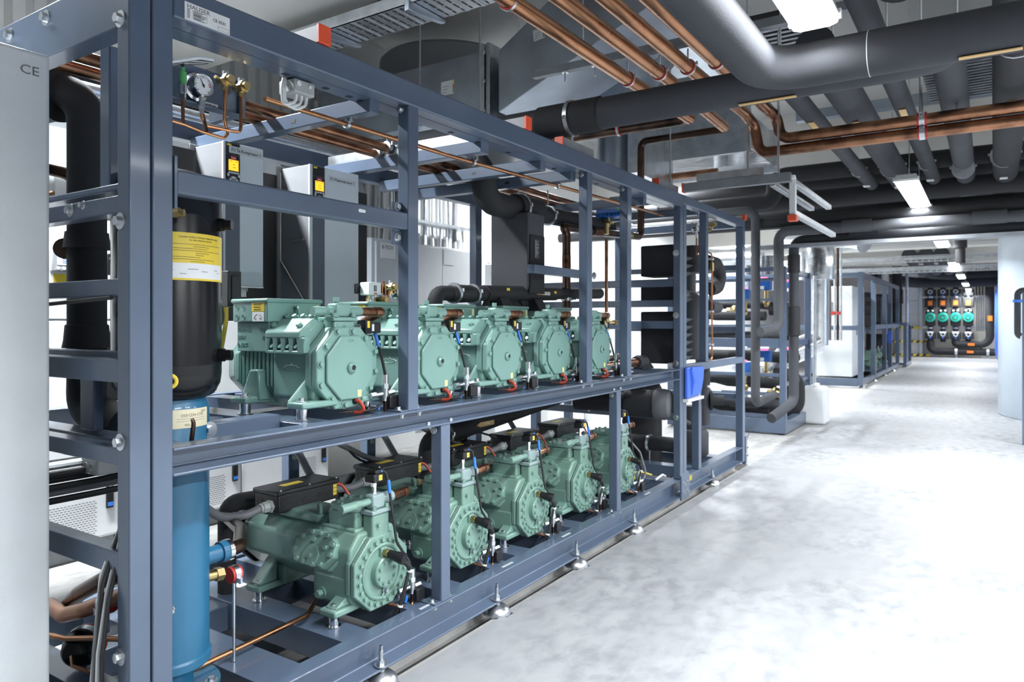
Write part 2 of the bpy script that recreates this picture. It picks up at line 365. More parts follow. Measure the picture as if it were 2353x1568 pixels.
# crossmembers of the lower deck (flat plate with turned-down edges) and of the upper deck
def cross(y0,y1,zt,d,x0=-2.94,x1=-1.868,name='crossmember'):
    return build(MB().prism([(y0,zt),(y1,zt),(y1,zt-d),(y1-.006,zt-d),(y1-.006,zt-.006),(y0+.006,zt-.006),(y0+.006,zt-d),(y0,zt-d)],'x',x0,x1),name,FP,rk,bevel=.002)
YL=[2.015+.555*i for i in range(5)]; YU=[1.842+.504*i for i in range(5)]
for a,b in ((1.10,1.20),(1.424,1.583)): cross(a,b,.182,.10)
for y in YL: cross(y-.245,y-.122,.182,.10); cross(y+.095,y+.215,.182,.10)
for a,b in ((4.78,4.88),(5.30,5.42),(5.85,5.97)): cross(a,b,.182,.09)
for y in YU: cross(y-.245,y-.125,.961,.07); cross(y+.11,y+.20,.961,.07)
cross(1.10,1.18,.961,.07); cross(4.40,4.52,.961,.07); cross(4.80,4.88,.961,.07)
fb('longitudinal_member',-2.06,-1.99,1.18,1.60,.90,.985); fb('longitudinal_member',-2.40,-2.30,1.10,4.88,.885,.953); fb('longitudinal_member',-2.62,-2.52,1.10,4.88,.07,.172)
bolt(rk,fx(481,988,-1.99),(1,0,0),.014,.012,wr=1.8)
# back frame
fb('back_beam',XB-.07,XB,.98,4.95,2.11,2.20); fb('back_beam',XB-.07,XB,4.95,6.51,2.13,2.20); fb('back_rail',XB-.06,XB,.98,6.51,.885,.962); fb('back_rail',XB-.07,XB,.98,6.51,.05,.183)
for y in (.982,2.45,3.01,4.07,4.882,5.42,6.44):
    z0,z1=(.05,2.2) if y in (.982,4.07,4.882,6.44) else (.05,.885)
    p=fb('back_post',XB-.06,XB-.003,y,y+.07,z0,z1-.002)
    bolt(p,(XB,y+.035,.60),(1,0,0),.012,.01,name='bolt')
# roof cross beams of the frame
for y in (1.90,3.10,3.42,4.40): 
    p=fb('roof_crossbeam',XB,-1.87,y,y+.05,2.06,2.12,bev=.004)
    build(MB().box(-2.30,-2.275,y-.001,y+.001,2.082,2.096),'slot','ink',p)
fb('roof_crossbeam',XB,-1.87,5.42,5.47,2.12,2.18); fb('roof_crossbeam',XB,-1.87,6.45,6.51,2.13,2.2)
# near end frame across the rack
Y=.985
for z0,z1 in ((2.054,2.20),):
    build(MB().prism([(Y,2.20),(Y+.06,2.20),(Y+.06,2.194),(Y+.008,2.19),(Y+.008,2.066),(Y+.06,2.06),(Y+.06,2.054),(Y,2.054)],'x',-3.0,-1.856),'end_beam',FP,rk,bevel=.003)
    for x in (-2.24,-2.47): bolt(rk,(x,Y,2.165),(0,-1,0),.013,.012,wr=1.7,name='bolt')
fb('end_rail',-3.0,-1.856,Y+.0,Y+.05,1.578,1.623); fb('end_rail',-3.0,-1.856,Y+.04,Y+.09,1.650,1.668)
fb('end_rail',-3.0,-1.856,Y,Y+.05,1.364,1.409); fb('end_rail',-3.0,-1.856,Y,Y+.06,1.141,1.200); fb('end_rail',-3.0,-1.856,Y+.08,Y+.12,1.19,1.215)
fb('end_rail',-3.0,-1.856,Y,Y+.05,.929,.973); fb('end_rail',-3.0,-1.856,Y,Y+.05,.645,.705); fb('end_rail',-3.0,-1.856,Y,Y+.07,.05,.183)
fb('end_strut',-2.175,-2.12,1.10,1.15,1.66,2.10); fb('end_strut',-2.29,-2.21,1.10,1.13,.973,1.14)
bolt(rk,(-2.10,Y,1.604),(0,-1,0),.011,.011,wr=1.7,name='bolt'); bolt(rk,(-2.03,Y,1.612),(0,-1,0),.008,.010,name='bolt')
# inner end frame of bay one at y=4.88 (rails across, with slots) and bay two
for z0,z1 in ((1.545,1.60),(1.245,1.30),(1.40,1.45),(.595,.65),(.05,.14)): 
    fb('end_rail',XB,-1.85,4.89,4.93,z0,z1)
for x in (-2.15,-2.33,-2.52): bolt(rk,(x,4.89,.62),(0,-1,0),.009,.006,washer=False,name='bolt')
for z in (.60,1.20,1.75): fb('end_rail',XB,-1.86,6.46,6.50,z,z+.05)
# mid support rails between compressors and heat exchangers
fb('support_rail',-2.14,-2.09,2.95,4.88,1.245,1.300); fb('support_rail',-2.14,-2.09,3.4,4.05,1.565,1.615); fb('support_post',-2.15,-2.09,4.05,4.10,.96,2.1)
for y in (3.1,3.97,4.12): bolt(rk,(-2.09,y,1.272),(1,0,0),.015,.010,wr=1.6,name='bolt')
for y in (3.98,4.12): bolt(rk,(-2.09,y,1.59),(1,0,0),.015,.010,wr=1.6,name='bolt')
# nameplate, warning stickers, deck labels
pl=build(B(XF,XF+.0015,0,1,0,1),'nameplate','label_white',rk)
bpy.data.objects.remove(pl)
a=fx(421,2,XF); b=fx(517,72,XF); pl=build(B(XF,XF+.0012,1.132,1.270,2.113,2.161),'nameplate','label_white',rk)
x0=XF+.0013
text('HAUSER',.0165,(x0,1.138,2.146),(0,1,0),(0,0,1),'lettering','ink_grey',pl,sx=1.15)
text('CE 0531',.012,(x0,1.216,2.135),(0,1,0),(0,0,1),'lettering','ink',pl)
tb=MB()
for r in range(9):
    z=2.143-r*.0030; tb.box(x0,x0+.0003,1.139,1.147,z,z+.0016)
    if r<8: tb.box(x0,x0+.0003,1.158,1.158+random.uniform(.02,.045),z-.002,z-.0004)
for (ya,yb,za,zb) in ((1.156,1.198,2.134,2.1435),(1.156,1.198,2.122,2.131),(1.232,1.266,2.116,2.126)):
    tb.box(x0,x0+.0003,ya,yb,za,za+.0007).box(x0,x0+.0003,ya,yb,zb,zb+.0007).box(x0,x0+.0003,ya,ya+.0007,za,zb).box(x0,x0+.0003,yb,yb+.0007,za,zb)
build(tb,'print_lines','ink_grey',pl,kind='stuff')
for y,z in ((1.46,.105),(5.245,.13)):
    s=build(B(-1.8625,-1.8605,y,y+.05,z-.03,z+.05),'warning_sticker','label_yellow',rk)
    t=MB(); 
    for k in range(4): t.box(-1.8604,-1.8601,y+.008,y+.042,z-.02+k*.016,z-.017+k*.016)
    build(t,'print_lines','ink',s,kind='stuff')
for y in (2.13,2.70,3.25,3.80,4.33): build(B(-1.838,-1.826,y,y+.085,.183,.1845),'deck_label','label_grey',rk)
for y in (3.53,6.25): pass
# ================================================================= SHARED BOLTS
def octa(cy,cz,hy,hz,c=.293):
    a=hy*2*c; b=hz*2*c
    return [(cy-hy+a,cz-hz),(cy+hy-a,cz-hz),(cy+hy,cz-hz+b),(cy+hy,cz+hz-b),(cy+hy-a,cz+hz),(cy-hy+a,cz+hz),(cy-hy,cz+hz-b),(cy-hy,cz-hz+b)]
def octpts(o,n):           # n points spread along an outline
    L=[(V((o[i][0],o[i][1],0)),V((o[(i+1)%len(o)][0],o[(i+1)%len(o)][1],0))) for i in range(len(o))]; T=sum((b-a).length for a,b in L); out=[]
    for k in range(n):
        d=(k+.5)/n*T
        for a,b in L:
            if d<=(b-a).length: p=a+(b-a)*(d/(b-a).length); out.append((p.x,p.y)); break
            d-=(b-a).length
    return out
def stripes(par,m,items,name='print_lines'):
    mb=MB()
    for it in items: mb.box(*it)
    return build(mb,name,m,par,kind='stuff')
# ================================================================= UPPER ROW COMPRESSOR (prototype: +X is the end cover, z=0 the deck)
GP='green_paint'
def make_upper():
    t=thing('compressor','green compressor','compressor'); g=GP
    body=build(MB().prism([(-.10,.03),(.10,.03),(.135,.075),(.135,.235),(.09,.262),(-.09,.262),(-.137,.235),(-.137,.065)],'x',-.245,-.035),'crankcase',g,t,bevel=.012,seg=3)
    build(MB().prism(octa(0,.17,.147,.146),'x',-.062,-.030),'flange',g,t,bevel=.007)
    cov=build(MB().prism(octa(0,.17,.147,.146),'x',-.026,0),'end_cover',g,t,bevel=.005)
    build(MB().prism(octa(.002,.17,.112,.115),'x',0,.012),'raised_panel',g,cov,bevel=.010,seg=3)
    build(MB().lathe([(.020,0),(.020,.010),(.013,.016),(.010,.016),(.010,.006)],(.010,.003,.170),(1,0,0),20),'centre_plug',g,cov)
    build(MB().cyl((.0165,.003,.17),(.0225,.003,.17),.0085,6),'plug_socket','ink',cov)
    for y,z in octpts(octa(0,.17,.131,.131),12): bolt(cov,(0,y,z),(1,0,0),.0098,.010,g,1.45)
    text('TOP',.014,(.0125,-.012,.262),(0,1,0),(0,0,1),'cast_lettering',g,cov)
    text('OIL\nDRAIN',.013,(.0006,-.045,.038),(0,1,0),(0,0,1),'cast_lettering',g,cov)
    s=build(B(.012,.0126,.035,.053,.062,.088),'sticker','label_pale',t); stripes(s,'label_yellow',[(.0126,.0129,.037,.051,.0745,.0755)])
    # motor with vertical ribs, rear cover
    build(MB().prism([(-.085,.035),(.085,.035),(.122,.10),(.122,.24),(-.122,.24),(-.122,.10)],'x',-.432,-.24),'motor_housing',g,t,bevel=.008)
    fin=None
    pol=[(-.07,.022),(.07,.022),(.137,.10),(.137,.238),(-.137,.238),(-.137,.10)]
    for k in range(8):
        if fin is None: fin=build(MB().prism(pol,'x',-.420,-.411),'cooling_rib',g,t,bevel=.004); 
        else: f=fin.copy(); COL.objects.link(f); f.location=(k*.0232,0,0)
    build(MB().prism(octa(0,.165,.14,.14,.31),'x',-.462,-.432),'rear_flange',g,t,bevel=.006)
    build(MB().prism(octa(0,.165,.135,.135,.31),'x',-.462,-.535,octa(0,.165,.118,.118,.31)),'rear_cover',g,t,bevel=.014,seg=3)
    # feet
    for x,fw in ((-.028,.05),(-.335,.055)):
        for sy,yb in ((-1,.186),(1,.118)):
            f=build(MB().box(x-fw*.8,x+fw*.8,sy*(yb+.032),sy*.06,.040,.062),'foot',g,t,bevel=.006)
            if x<-.1: build(MB().prism([(x-fw,.05),(x+fw,.05),(x+fw*.8,.16),(x-.005,.16)],'y',sy*.10,sy*.165),'gusset',g,f,bevel=.006)
            else: build(MB().prism([(sy*(yb+.03),.06),(sy*.12,.06),(sy*.12,.15)],'x',x-.045,x-.030),'gusset',g,f,bevel=.004)
            build(MB().cyl((x,sy*yb,0),(x,sy*yb,.04),.0195,20).cyl((x,sy*yb,.0),(x,sy*yb,.003),.027,20),'spacer_sleeve','chrome',f)
            bolt(f,(x,sy*yb,.062),(0,0,1),.011,.011,'zinc',1.9)
    build(MB().box(-.345,-.05,-.06,.06,.04,.075),'sump',g,t,bevel=.01)
    # cylinder heads, both sides
    for sy in (-1,1):
        X0,X1=-.252,-.066
        h=build(MB().prism([(sy*.118,.196),(sy*.142,.232),(sy*.147,.290),(sy*.078,.342),(sy*.03,.325),(sy*.03,.20)],'x',X0,X1),'cylinder_head',g,t,bevel=.006)
        build(MB().prism([(sy*.14,.282),(sy*.166,.276),(sy*.166,.300),(sy*.098,.350),(sy*.075,.336)],'x',X0,X1),'head_plate',g,h,bevel=.006)
        build(MB().box(X0,X1,sy*.13,sy*.164,.222,.234),'head_ledge',g,h,bevel=.004)
        for k in range(5):
            xa=X0+(X1-X0)*k/4.35; wd=.016 if k<4 else .035
            build(MB().prism([(xa,.226),(xa+wd,.226),(xa+wd,.258),(xa+wd+.006,.280),(xa-(.006 if k else 0),.280),(xa,.258)],'y',sy*.135,sy*.164),'head_rib',g,h,bevel=.003)
            if k<4: bolt(h,(xa+.030,sy*.146,.244),(0,sy*.9,.45),.0095,.012,g,1.3)
        nrm=V((0,sy*.59,.807))
        for k in range(4): bolt(h,(X0+.03+k*.044,sy*.088,.350),nrm,.0095,.010,g,1.3)
        bolt(h,(X1-.03,sy*.138,.3195),nrm,.0105,.011,g,1.3); bolt(h,(X0+.02,sy*.138,.3195),nrm,.0105,.011,g,1.3)
    # terminal box on its cast neck
    nk=build(MB().prism([(-.43,-.152),(-.245,-.152),(-.245,.075),(-.43,.075)],'z',.225,.334),'box_neck',g,t,bevel=.004)
    for s_,p in (('15000 70 204',(-.425,.305)),('WZ04',(-.292,.305)),('20001X',(-.425,.278)),('-03-',(-.285,.278)),('WORMSER',(-.425,.250))):
        text(s_ if s_!='WORMSER' else 'UNICAST',.019,(p[0],-.1525,p[1]-.006),(1,0,0),(0,0,1),'cast_lettering',g,nk,depth=.0016,sx=.75)
    bx=build(B(-.438,-.236,-.165,.083,.334,.408),'terminal_box',g,t,bevel=.005)
    build(B(-.444,-.230,-.171,.089,.404,.420),'box_lid',g,bx,bevel=.006)
    s=build(B(-.325,-.254,-.1664,-.165,.373,.405),'warning_sticker','label_yellow',bx)
    stripes(s,'ink',[(-.312,-.262+random.uniform(-.015,0),-.1668,-.1664,z,z+.0012) for z in (.377,.380,.386,.389,.396,.3995)])
    s=build(B(-.321,-.256,-.1664,-.165,.337,.371),'diagram_sticker','label_white',bx)
    mbk=MB()
    for sx in (-1,1): mbk.tube([(-.2885+sx*.004,-.1667,.363),(-.2885+sx*.018,-.1667,.357),(-.2885+sx*.024,-.1667,.345)],.0007,4).ring((-.2885+sx*.014,-.1667,.346),(0,1,0),.003,.0007,10,4)
    build(mbk,'diagram_lines','ink_grey',s,kind='stuff')
    for x in (-.41,-.372):
        for z in (.353,.388): build(MB().ring((x,-.165,z),(0,1,0),.010,.0014,18,6).ring((x,-.165,z),(0,1,0),.004,.0016,12,6),'knockout',g,bx)
    for y,z,R in ((-.055,.372,.022),(.034,.378,.015)):
        build(MB().ring((-.236,y,z),(1,0,0),R,.0016,24,6).ring((-.236,y,z),(1,0,0),R*.62,.0016,20,6).ring((-.236,y,z),(1,0,0),R*.2,.002,12,6),'knockout',g,bx)
    s=build(B(-.236,-.2354,.058,.072,.365,.398),'sticker','label_pale',bx); stripes(s,'label_yellow',[(-.2354,-.2351,.059,.071,z,z+.001) for z in (.376,.387)])
    e=build(MB().ring((-.222,-.045,.372),(0.35,1,0),.017,.0065,20,8).cyl((-.222,-.045,.335),(-.222,-.045,.357),.009,12),'lifting_eye',g,t)
    # suction valve with its copper stub
    c=build(MB().cyl((-.055,-.030,.30),(-.055,-.030,.345),.030,8,ph=.5).box(-.092,-.018,-.05,.05,.245,.338),'valve_collar',g,t,bevel=.006)
    build(MB().box(-.098,-.012,-.058,.058,.338,.352),'valve_flange',g,c,bevel=.004)
    for y in (-.043,.043): bolt(c,(-.02,y,.352),(0,0,1),.010,.012,g,1.3)
    bolt(c,(-.018,.0,.312),(1,0,0),.009,.010,g,1.4); bolt(c,(-.018,-.02,.27),(1,0,0),.008,.008,g,1.3)
    vb=build(MB().box(-.082,-.030,-.028,.045,.352,.402),'valve_body',g,t,bevel=.008,seg=3)
    build(MB().cyl((-.056,.04,.374),(-.056,.098,.374),.021,20).cyl((-.056,.098,.374),(-.056,.112,.374),.0185,20),'valve_spigot',g,vb)
    build(MB().cyl((-.056,-.026,.374),(-.056,-.05,.374),.015,20).cyl((-.056,-.05,.374),(-.056,-.064,.374),.0175,6).cyl((-.056,-.064,.374),(-.056,-.118,.374),.016,20),'valve_stem',g,vb)
    build(MB().cyl((-.056,-.005,.402),(-.056,-.005,.408),.008,12).cyl((-.056,-.005,.408),(-.056,-.005,.425),.0125,6),'valve_cap',g,vb)
    cp=build(MB().tube([(-.056,.112,.374),(-.056,.232,.374),(-.15,.232,.335)],.0165,16,.035),'copper_stub','copper_scale',t)
    build(MB().tube([(-.056,.19,.374),(-.056,.232,.374),(-.085,.232,.362)],.019,16,.03),'soldered_elbow','copper_dull',cp)
    # pressure switch with cable
    sw=build(MB().cyl((-.045,.05,.315),(-.045,.068,.315),.011,6).cyl((-.045,.068,.315),(-.045,.105,.315),.0085,12).cyl((-.045,.098,.315),(-.045,.110,.315),.012,6),'switch_fitting','chrome',t)
    build(MB().box(-.068,-.022,.110,.142,.290,.342),'pressure_switch','black_plastic',sw,bevel=.003)
    build(MB().box(-.064,-.026,.142,.196,.292,.332),'plug','rubber',sw,bevel=.004)
    build(B(-.022,-.0213,.118,.131,.312,.338),'sticker','label_yellow',sw); build(B(-.026,-.0252,.146,.158,.300,.326),'sticker','label_white',sw)
    cb=build(MB().tube([(-.045,.182,.292),(-.02,.186,.22),(.015,.186,.10),(.025,.175,.05),(.025,.11,.010),(.01,.05,.008),(-.03,-.02,.008)],.0055,8,.05),'cable','rubber',t)
    build(MB().tube([(-.044,.1822,.290),(-.027,.185,.238)],.0068,10),'blue_sleeve','blue_tape',cb)
    h=build(MB().tube([(-.002,.030,.046),(.022,.034,.050),(.034,.046,.018),(.02,.040,.006),(-.03,.02,.006)],.0068,8,.014),'heater_cable','red_cable',t)
    build(MB().cyl((-.004,.030,.046),(.008,.031,.047),.011,14),'grommet','black_plastic',h)
    # cast emblem on the side
    p=[(-.183,.173),(-.162,.181),(-.145,.180),(-.141,.187),(-.136,.181),(-.118,.180),(-.102,.173)]
    em=build(MB().tube([(x,-.1375,z) for x,z in p],.0014,6),'emblem','label_white',t)
    build(MB().tube([(-.17,-.1375,.170),(-.16,-.1375,.164),(-.125,-.1375,.164),(-.113,-.1375,.170)],.0014,6),'emblem_line',g,em)
    return t
up=make_upper()
LU=['nearest green compressor of the upper row, beside the black cylinder','second green compressor of the upper row, half behind the slim frame post','third green compressor of the upper row, beneath the foam pipe elbow','fourth green compressor of the upper row, left of the middle post','farthest green compressor of the upper row, partly behind the middle post']
for i,y in enumerate(YU):
    o=up if i==0 else dup(up)
    o.location=(-1.92,y,.962); o['label']=LU[i]; o['group']='green compressors of the upper row'
# ================================================================= LOWER ROW COMPRESSOR
def make_lower():
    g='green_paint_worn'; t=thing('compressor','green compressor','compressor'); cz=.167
    build(MB().prism([(-.10,.045),(.10,.045),(.132,.085),(.132,.27),(.09,.325),(-.09,.325),(-.137,.27),(-.137,.085)],'x',-.23,-.03),'crankcase',g,t,bevel=.012,seg=3)
    build(MB().box(-.215,-.045,-.140,.13,.062,.17),'sump',g,t,bevel=.012,seg=3)
    build(MB().prism(octa(0,cz,.143,.138,.29),'x',-.05,-.026),'flange',g,t,bevel=.006)
    cov=build(MB().prism(octa(0,cz,.143,.138,.29),'x',-.022,0),'end_cover',g,t,bevel=.005)
    build(MB().ring((0,0,cz),(1,0,0),.100,.009,36,8),'cover_rim',g,cov)
    hb=build(MB().lathe([(.060,0),(.058,.022),(.054,.026),(.0,.027)],(.0,0,cz),(1,0,0),32),'hub',g,cov)
    for k in range(8): a=k*math.pi/4+.3; bolt(hb,(.027,.042*math.cos(a),cz+.042*math.sin(a)),(1,0,0),.0062,.006,g,1.3)
    for k in range(22): a=2*math.pi*(k+.5)/22; bolt(cov,(0,.122*math.cos(a),cz+.119*math.sin(a)),(1,0,0),.0088,.0085,g,1.35)
    build(MB().box(-.001,.014,-.016,.016,cz+.052,cz+.092),'switch_boss',g,cov,bevel=.004)
    bolt(cov,(.004,.012,cz-.075),(1,0,0),.0085,.012,'green_grey_paint',1.7); build(MB().ring((.006,.004,cz-.095),(1,0,0),.009,.004,16,6),'sight_ring',g,cov)
    # motor, rear cover
    build(MB().prism(octa(0,.228,.132,.128,.30),'x',-.665,-.22),'motor_housing',g,t,bevel=.012,seg=3)
    build(MB().prism([(-.10,.33),(.09,.33),(.07,.362),(-.08,.362)],'x',-.60,-.25),'motor_top',g,t,bevel=.01)
    build(MB().prism(octa(0,.228,.142,.138,.30),'x',-.705,-.672),'rear_rim','charcoal',t,bevel=.01)
    text('S/N WZ0',.020,(-.245,-.055,.336),(0,1,0),(0,0,1),'cast_lettering',g,t,depth=.0015)
    # feet
    for x,yy,fw in ((-.075,.172,.042),(-.51,.165,.042)):
        for sy in (-1,1):
            f=build(MB().box(x-fw,x+fw,sy*(yy+.034),sy*.05,.042,.068),'foot',g,t,bevel=.007)
            build(MB().prism([(sy*(yy+.02),.068),(sy*.10,.068),(sy*.10,.16 if x<-.2 else .12)],'x',x-.03,x+.03),'gusset',g,f,bevel=.006)
            build(MB().cyl((x,sy*yy,0),(x,sy*yy,.042),.0185,20).cyl((x,sy*yy,.0),(x,sy*yy,.003),.026,20),'spacer_sleeve','chrome',f)
            bolt(f,(x,sy*yy,.068),(0,0,1),.011,.011,'zinc',2.0)
    build(MB().box(-.54,-.45,-.09,.09,.045,.13),'rear_pedestal',g,t,bevel=.012)
    bolt(t,(-.175,-.14,.092),(0,-1,0),.014,.020,g,1.7,name='drain_plug')
    # side heads: hexagonal bolted plates leaning outwards
    for sy in (-1,1):
        n=V((0,sy*.90,.435)).normalized(); ux=V((1,0,0)); uz=n.cross(ux) if sy>0 else ux.cross(n); uz=-uz if uz.z<0 else uz
        c0=V((-.195,sy*.108,.235))
        def slab(pts,a,b): 
            m=MB(); k=len(pts); vs=[c0+ux*p[0]+uz*p[1]+n*a for p in pts]+[c0+ux*p[0]+uz*p[1]+n*b for p in pts]
            fs=[tuple(range(k)),tuple(range(2*k-1,k-1,-1))]+[(i,k+i,k+(i+1)%k,(i+1)%k) for i in range(k)]
            q=(vs[1]-vs[0]).cross(vs[2]-vs[1])
            if q.dot(n)>0: fs=[tuple(reversed(f)) for f in fs]
            return m.add(vs,fs)
        hx=[(-.115,-.03),(-.075,-.066),(.075,-.066),(.118,-.015),(.118,.035),(.06,.072),(-.06,.072),(-.115,.02)]
        h=build(slab([(x*1.0,z*1.0) for x,z in hx],-.03,.022),'cylinder_head',g,t,bevel=.008)
        h2=build(slab([(x*.93-.005,z*.96) for x,z in hx],.022,.058),'head_cover',g,h,bevel=.005)
        pk=[(-.045,-.062),(.035,-.062),(.040,-.02),(.015,.012),(-.025,.012),(-.05,-.02)]
        build(slab(pk,.0581,.0625),'head_boss',g,h2,bevel=.002)
        for x,z in ((-.095,-.015),(-.068,-.048),(-.03,-.052),(.022,-.054),(.062,-.048),(.096,-.008),(.094,.028),(.052,.056),(.012,.058),(-.03,.058),(-.075,.035),(-.01,.032),(.06,.012)):
            bolt(h2,c0+ux*x+uz*z+n*.058,n,.0088,.009,g,1.3)
        bolt(h2,c0+ux*-.003+uz*-.028+n*.0625,n,.009,.009,g,1.3)
    # top head
    th=build(MB().box(-.215,-.065,-.075,.075,.315,.392),'top_head',g,t,bevel=.010,seg=3)
    build(MB().box(-.235,-.05,-.09,.09,.305,.335),'head_base',g,th,bevel=.008)
    tp=build(MB().prism([(-.22,-.05),(-.195,-.08),(-.085,-.08),(-.06,-.05),(-.06,.05),(-.085,.08),(-.195,.08),(-.22,.05)],'z',.392,.412),'top_plate','green_grey_paint',th,bevel=.003)
    tp.data.materials[0]=MATS['green_paint_worn']
    for a in range(10): an=a*math.pi/5+.2; bolt(tp,(-.14+.066*math.cos(an),.066*math.sin(an),.412),(0,0,1),.0085,.008,g,1.2)
    e=build(MB().ring((-.265,-.07,.378),(.5,1,0),.018,.007,20,8).cyl((-.265,-.07,.335),(-.265,-.07,.362),.010,12),'lifting_eye',g,t)
    # suction valve collar and valve
    c=build(MB().box(-.058,-.004,-.045,.045,.28,.385),'valve_collar',g,t,bevel=.008)
    build(MB().box(-.064,.002,-.052,.052,.385,.402),'valve_flange','green_grey_paint',c,bevel=.004)
    bolt(c,(-.004,-.018,.345),(1,0,0),.008,.009,g,1.3); bolt(c,(-.03,.045,.32),(0,1,0),.009,.010,g,1.3)
    for y in (-.034,.034): bolt(c,(-.008,y,.402),(0,0,1),.010,.012,g,1.2)
    vb=build(MB().box(-.056,-.010,-.036,.03,.402,.458),'valve_body','green_grey_paint',t,bevel=.009,seg=3)
    build(MB().cyl((-.033,.02,.432),(-.033,.085,.432),.022,20),'valve_spigot','green_grey_paint',vb)
    build(MB().cyl((-.033,-.03,.432),(-.033,-.10,.432),.0135,20).cyl((-.033,-.085,.432),(-.033,-.11,.432),.0175,6).cyl((-.033,-.11,.432),(-.033,-.18,.432),.0168,20),'valve_stem',g,vb)
    cp=build(MB().tube([(-.033,.085,.432),(-.033,.17,.432),(-.10,.19,.40)],.017,16,.03),'copper_stub','copper_dull',t)
    build(MB().cyl((-.033,.152,.432),(-.033,.176,.432),.0195,16),'soldered_collar','copper_scale',cp)
    build(MB().tube([(-.033,.085,.431),(-.033,.118,.431)],.0176,16),'bright_band','copper',cp)
    # pressure switch on top with cable to the level switch
    sw=build(MB().cyl((-.033,-.008,.458),(-.033,-.008,.464),.013,6).cyl((-.033,-.008,.464),(-.033,-.008,.50),.0095,14).cyl((-.033,-.008,.485),(-.033,-.008,.505),.012,6),'switch_fitting','chrome',t)
    build(MB().box(-.058,-.008,-.034,.018,.503,.535),'pressure_switch','black_plastic',sw,bevel=.004)
    build(MB().box(-.056,-.012,-.022,.024,.535,.549),'plug','rubber',sw,bevel=.003)
    s=build(B(-.008,-.0073,-.008,.010,.510,.530),'sticker','label_yellow',sw); stripes(s,'ink',[(-.0073,-.007,-.006,.008,.519,.5205)])
    build(MB().ball((-.012,.010,.542),.004,10,6),'blue_dot','blue_tape',sw)
    cb=build(MB().tube([(-.03,.018,.545),(-.01,.034,.535),(.0,.040,.47),(.015,.042,.38),(.028,.05,.27),(.05,.075,.215),(.072,.082,.185),(.060,.062,.10),(.04,.05,.02),(.02,.035,-.03)],.0052,8,.05),'cable','rubber',t)
    build(MB().tube([(-.003,.0385,.505),(.002,.0405,.455)],.0068,10),'blue_sleeve','blue_tape',cb)
    build(MB().tube([(.068,.078,.165),(.058,.068,.09),(.045,.055,.02),(.03,.06,-.03)],.0052,8,.04),'sensor_cable','rubber',cb)
    for p,q in (((.069,.079,.160),(.068,.0785,.154)),((.044,.054,.028),(.043,.053,.022))): build(MB().cyl(p,q,.0115,10),'cable_tie','white_plastic',cb)
    lv=build(MB().cyl((.012,0,cz+.072),(.03,.002,cz+.070),.0155,6).cyl((.03,.002,cz+.070),(.036,.002,cz+.070),.0125,14),'level_switch','brass',t)
    build(MB().tube([(.036,.002,cz+.07),(.058,.008,cz+.064),(.078,.014,cz+.060)],[.0165,.0185,.0215],16).cyl((.078,.014,cz+.060),(.096,.019,cz+.056),.0225,16),'connector','black_plastic',lv)
    build(MB().tube([(.080,.018,cz+.05),(.078,.048,cz+.03),(.073,.076,cz+.005)],.010,10),'cable_boot','rubber',lv)
    # black terminal box with lid and stickers
    bx=build(B(-.565,-.418,-.145,.165,.352,.424),'terminal_box','black_plastic',t,bevel=.006)
    build(B(-.572,-.411,-.152,.172,.420,.441),'box_lid','black_plastic',bx,bevel=.006)
    s=build(B(-.51,-.475,-.07,.03,.441,.4416),'warning_sticker','label_tan',bx); s.data.materials[0]=MATS['label_yellow']; stripes(s,'ink',[(-.505,-.480,y,y+.002,.4416,.4419) for y in (-.06,-.045,-.03,-.012,.005,.018)])
    for k in range(3): build(B(-.418,-.4174,.140,.160,.370+k*.016,.384+k*.016),'sticker','label_yellow',bx)
    for y in (-.145,.01,.165): bolt(bx,(-.414,y*.94,.441),(0,0,1),.004,.004,'zinc',1.2)
    for y in (-.07,-.02,.06,.11): build(MB().ring((-.418,y,.39),(1,0,0),.008,.0012,14,6),'knockout','black_plastic',bx)
    build(MB().ring((-.53,-.145,.39),(0,1,0),.020,.0014,20,6).ring((-.53,-.145,.39),(0,1,0),.013,.0014,16,6),'knockout','black_plastic',bx)
    gl=build(MB().cyl((-.465,-.145,.378),(-.465,-.158,.378),.026,6).cyl((-.465,-.158,.378),(-.467,-.185,.378),.0225,8).cyl((-.467,-.185,.378),(-.468,-.195,.377),.019,14),'cable_gland','grey_plastic',bx)
    build(MB().tube([(-.468,-.19,.377),(-.475,-.25,.365),(-.52,-.33,.362),(-.60,-.375,.42),(-.72,-.40,.60),(-.78,-.41,.74)],.0165,14,.08),'conduit','cable_grey',bx)
    build(MB().tube([(-.45,.165,.41),(-.43,.20,.405),(-.40,.215,.36),(-.38,.215,.30)],.006,8,.03),'heater_cable','red_cable',bx)
    # emblem
    em=build(MB().tube([(-.135,-.1376,.158),(-.118,-.1376,.163),(-.105,-.1376,.158),(-.100,-.1376,.163),(-.092,-.1376,.152),(-.078,-.1376,.146)],.0015,6),'emblem','label_white',t)
    build(MB().tube([(-.130,-.1376,.150),(-.115,-.1376,.140),(-.10,-.1376,.139),(-.085,-.1376,.142)],.0013,6),'emblem_line',g,em)
    return t
lo=make_lower()
LL=['nearest green compressor of the lower row, on the base beside the blue cylinder','second green compressor of the lower row, crossed by the short frame post','third green compressor of the lower row, right of the short post','fourth green compressor of the lower row, fully in view with brass level switch','farthest green compressor of the lower row, behind the short far post']
for i,y in enumerate(YL):
    o=lo if i==0 else dup(lo)
    o.location=(-1.92,y,.183); o['label']=LL[i]; o['group']='green compressors of the lower row'
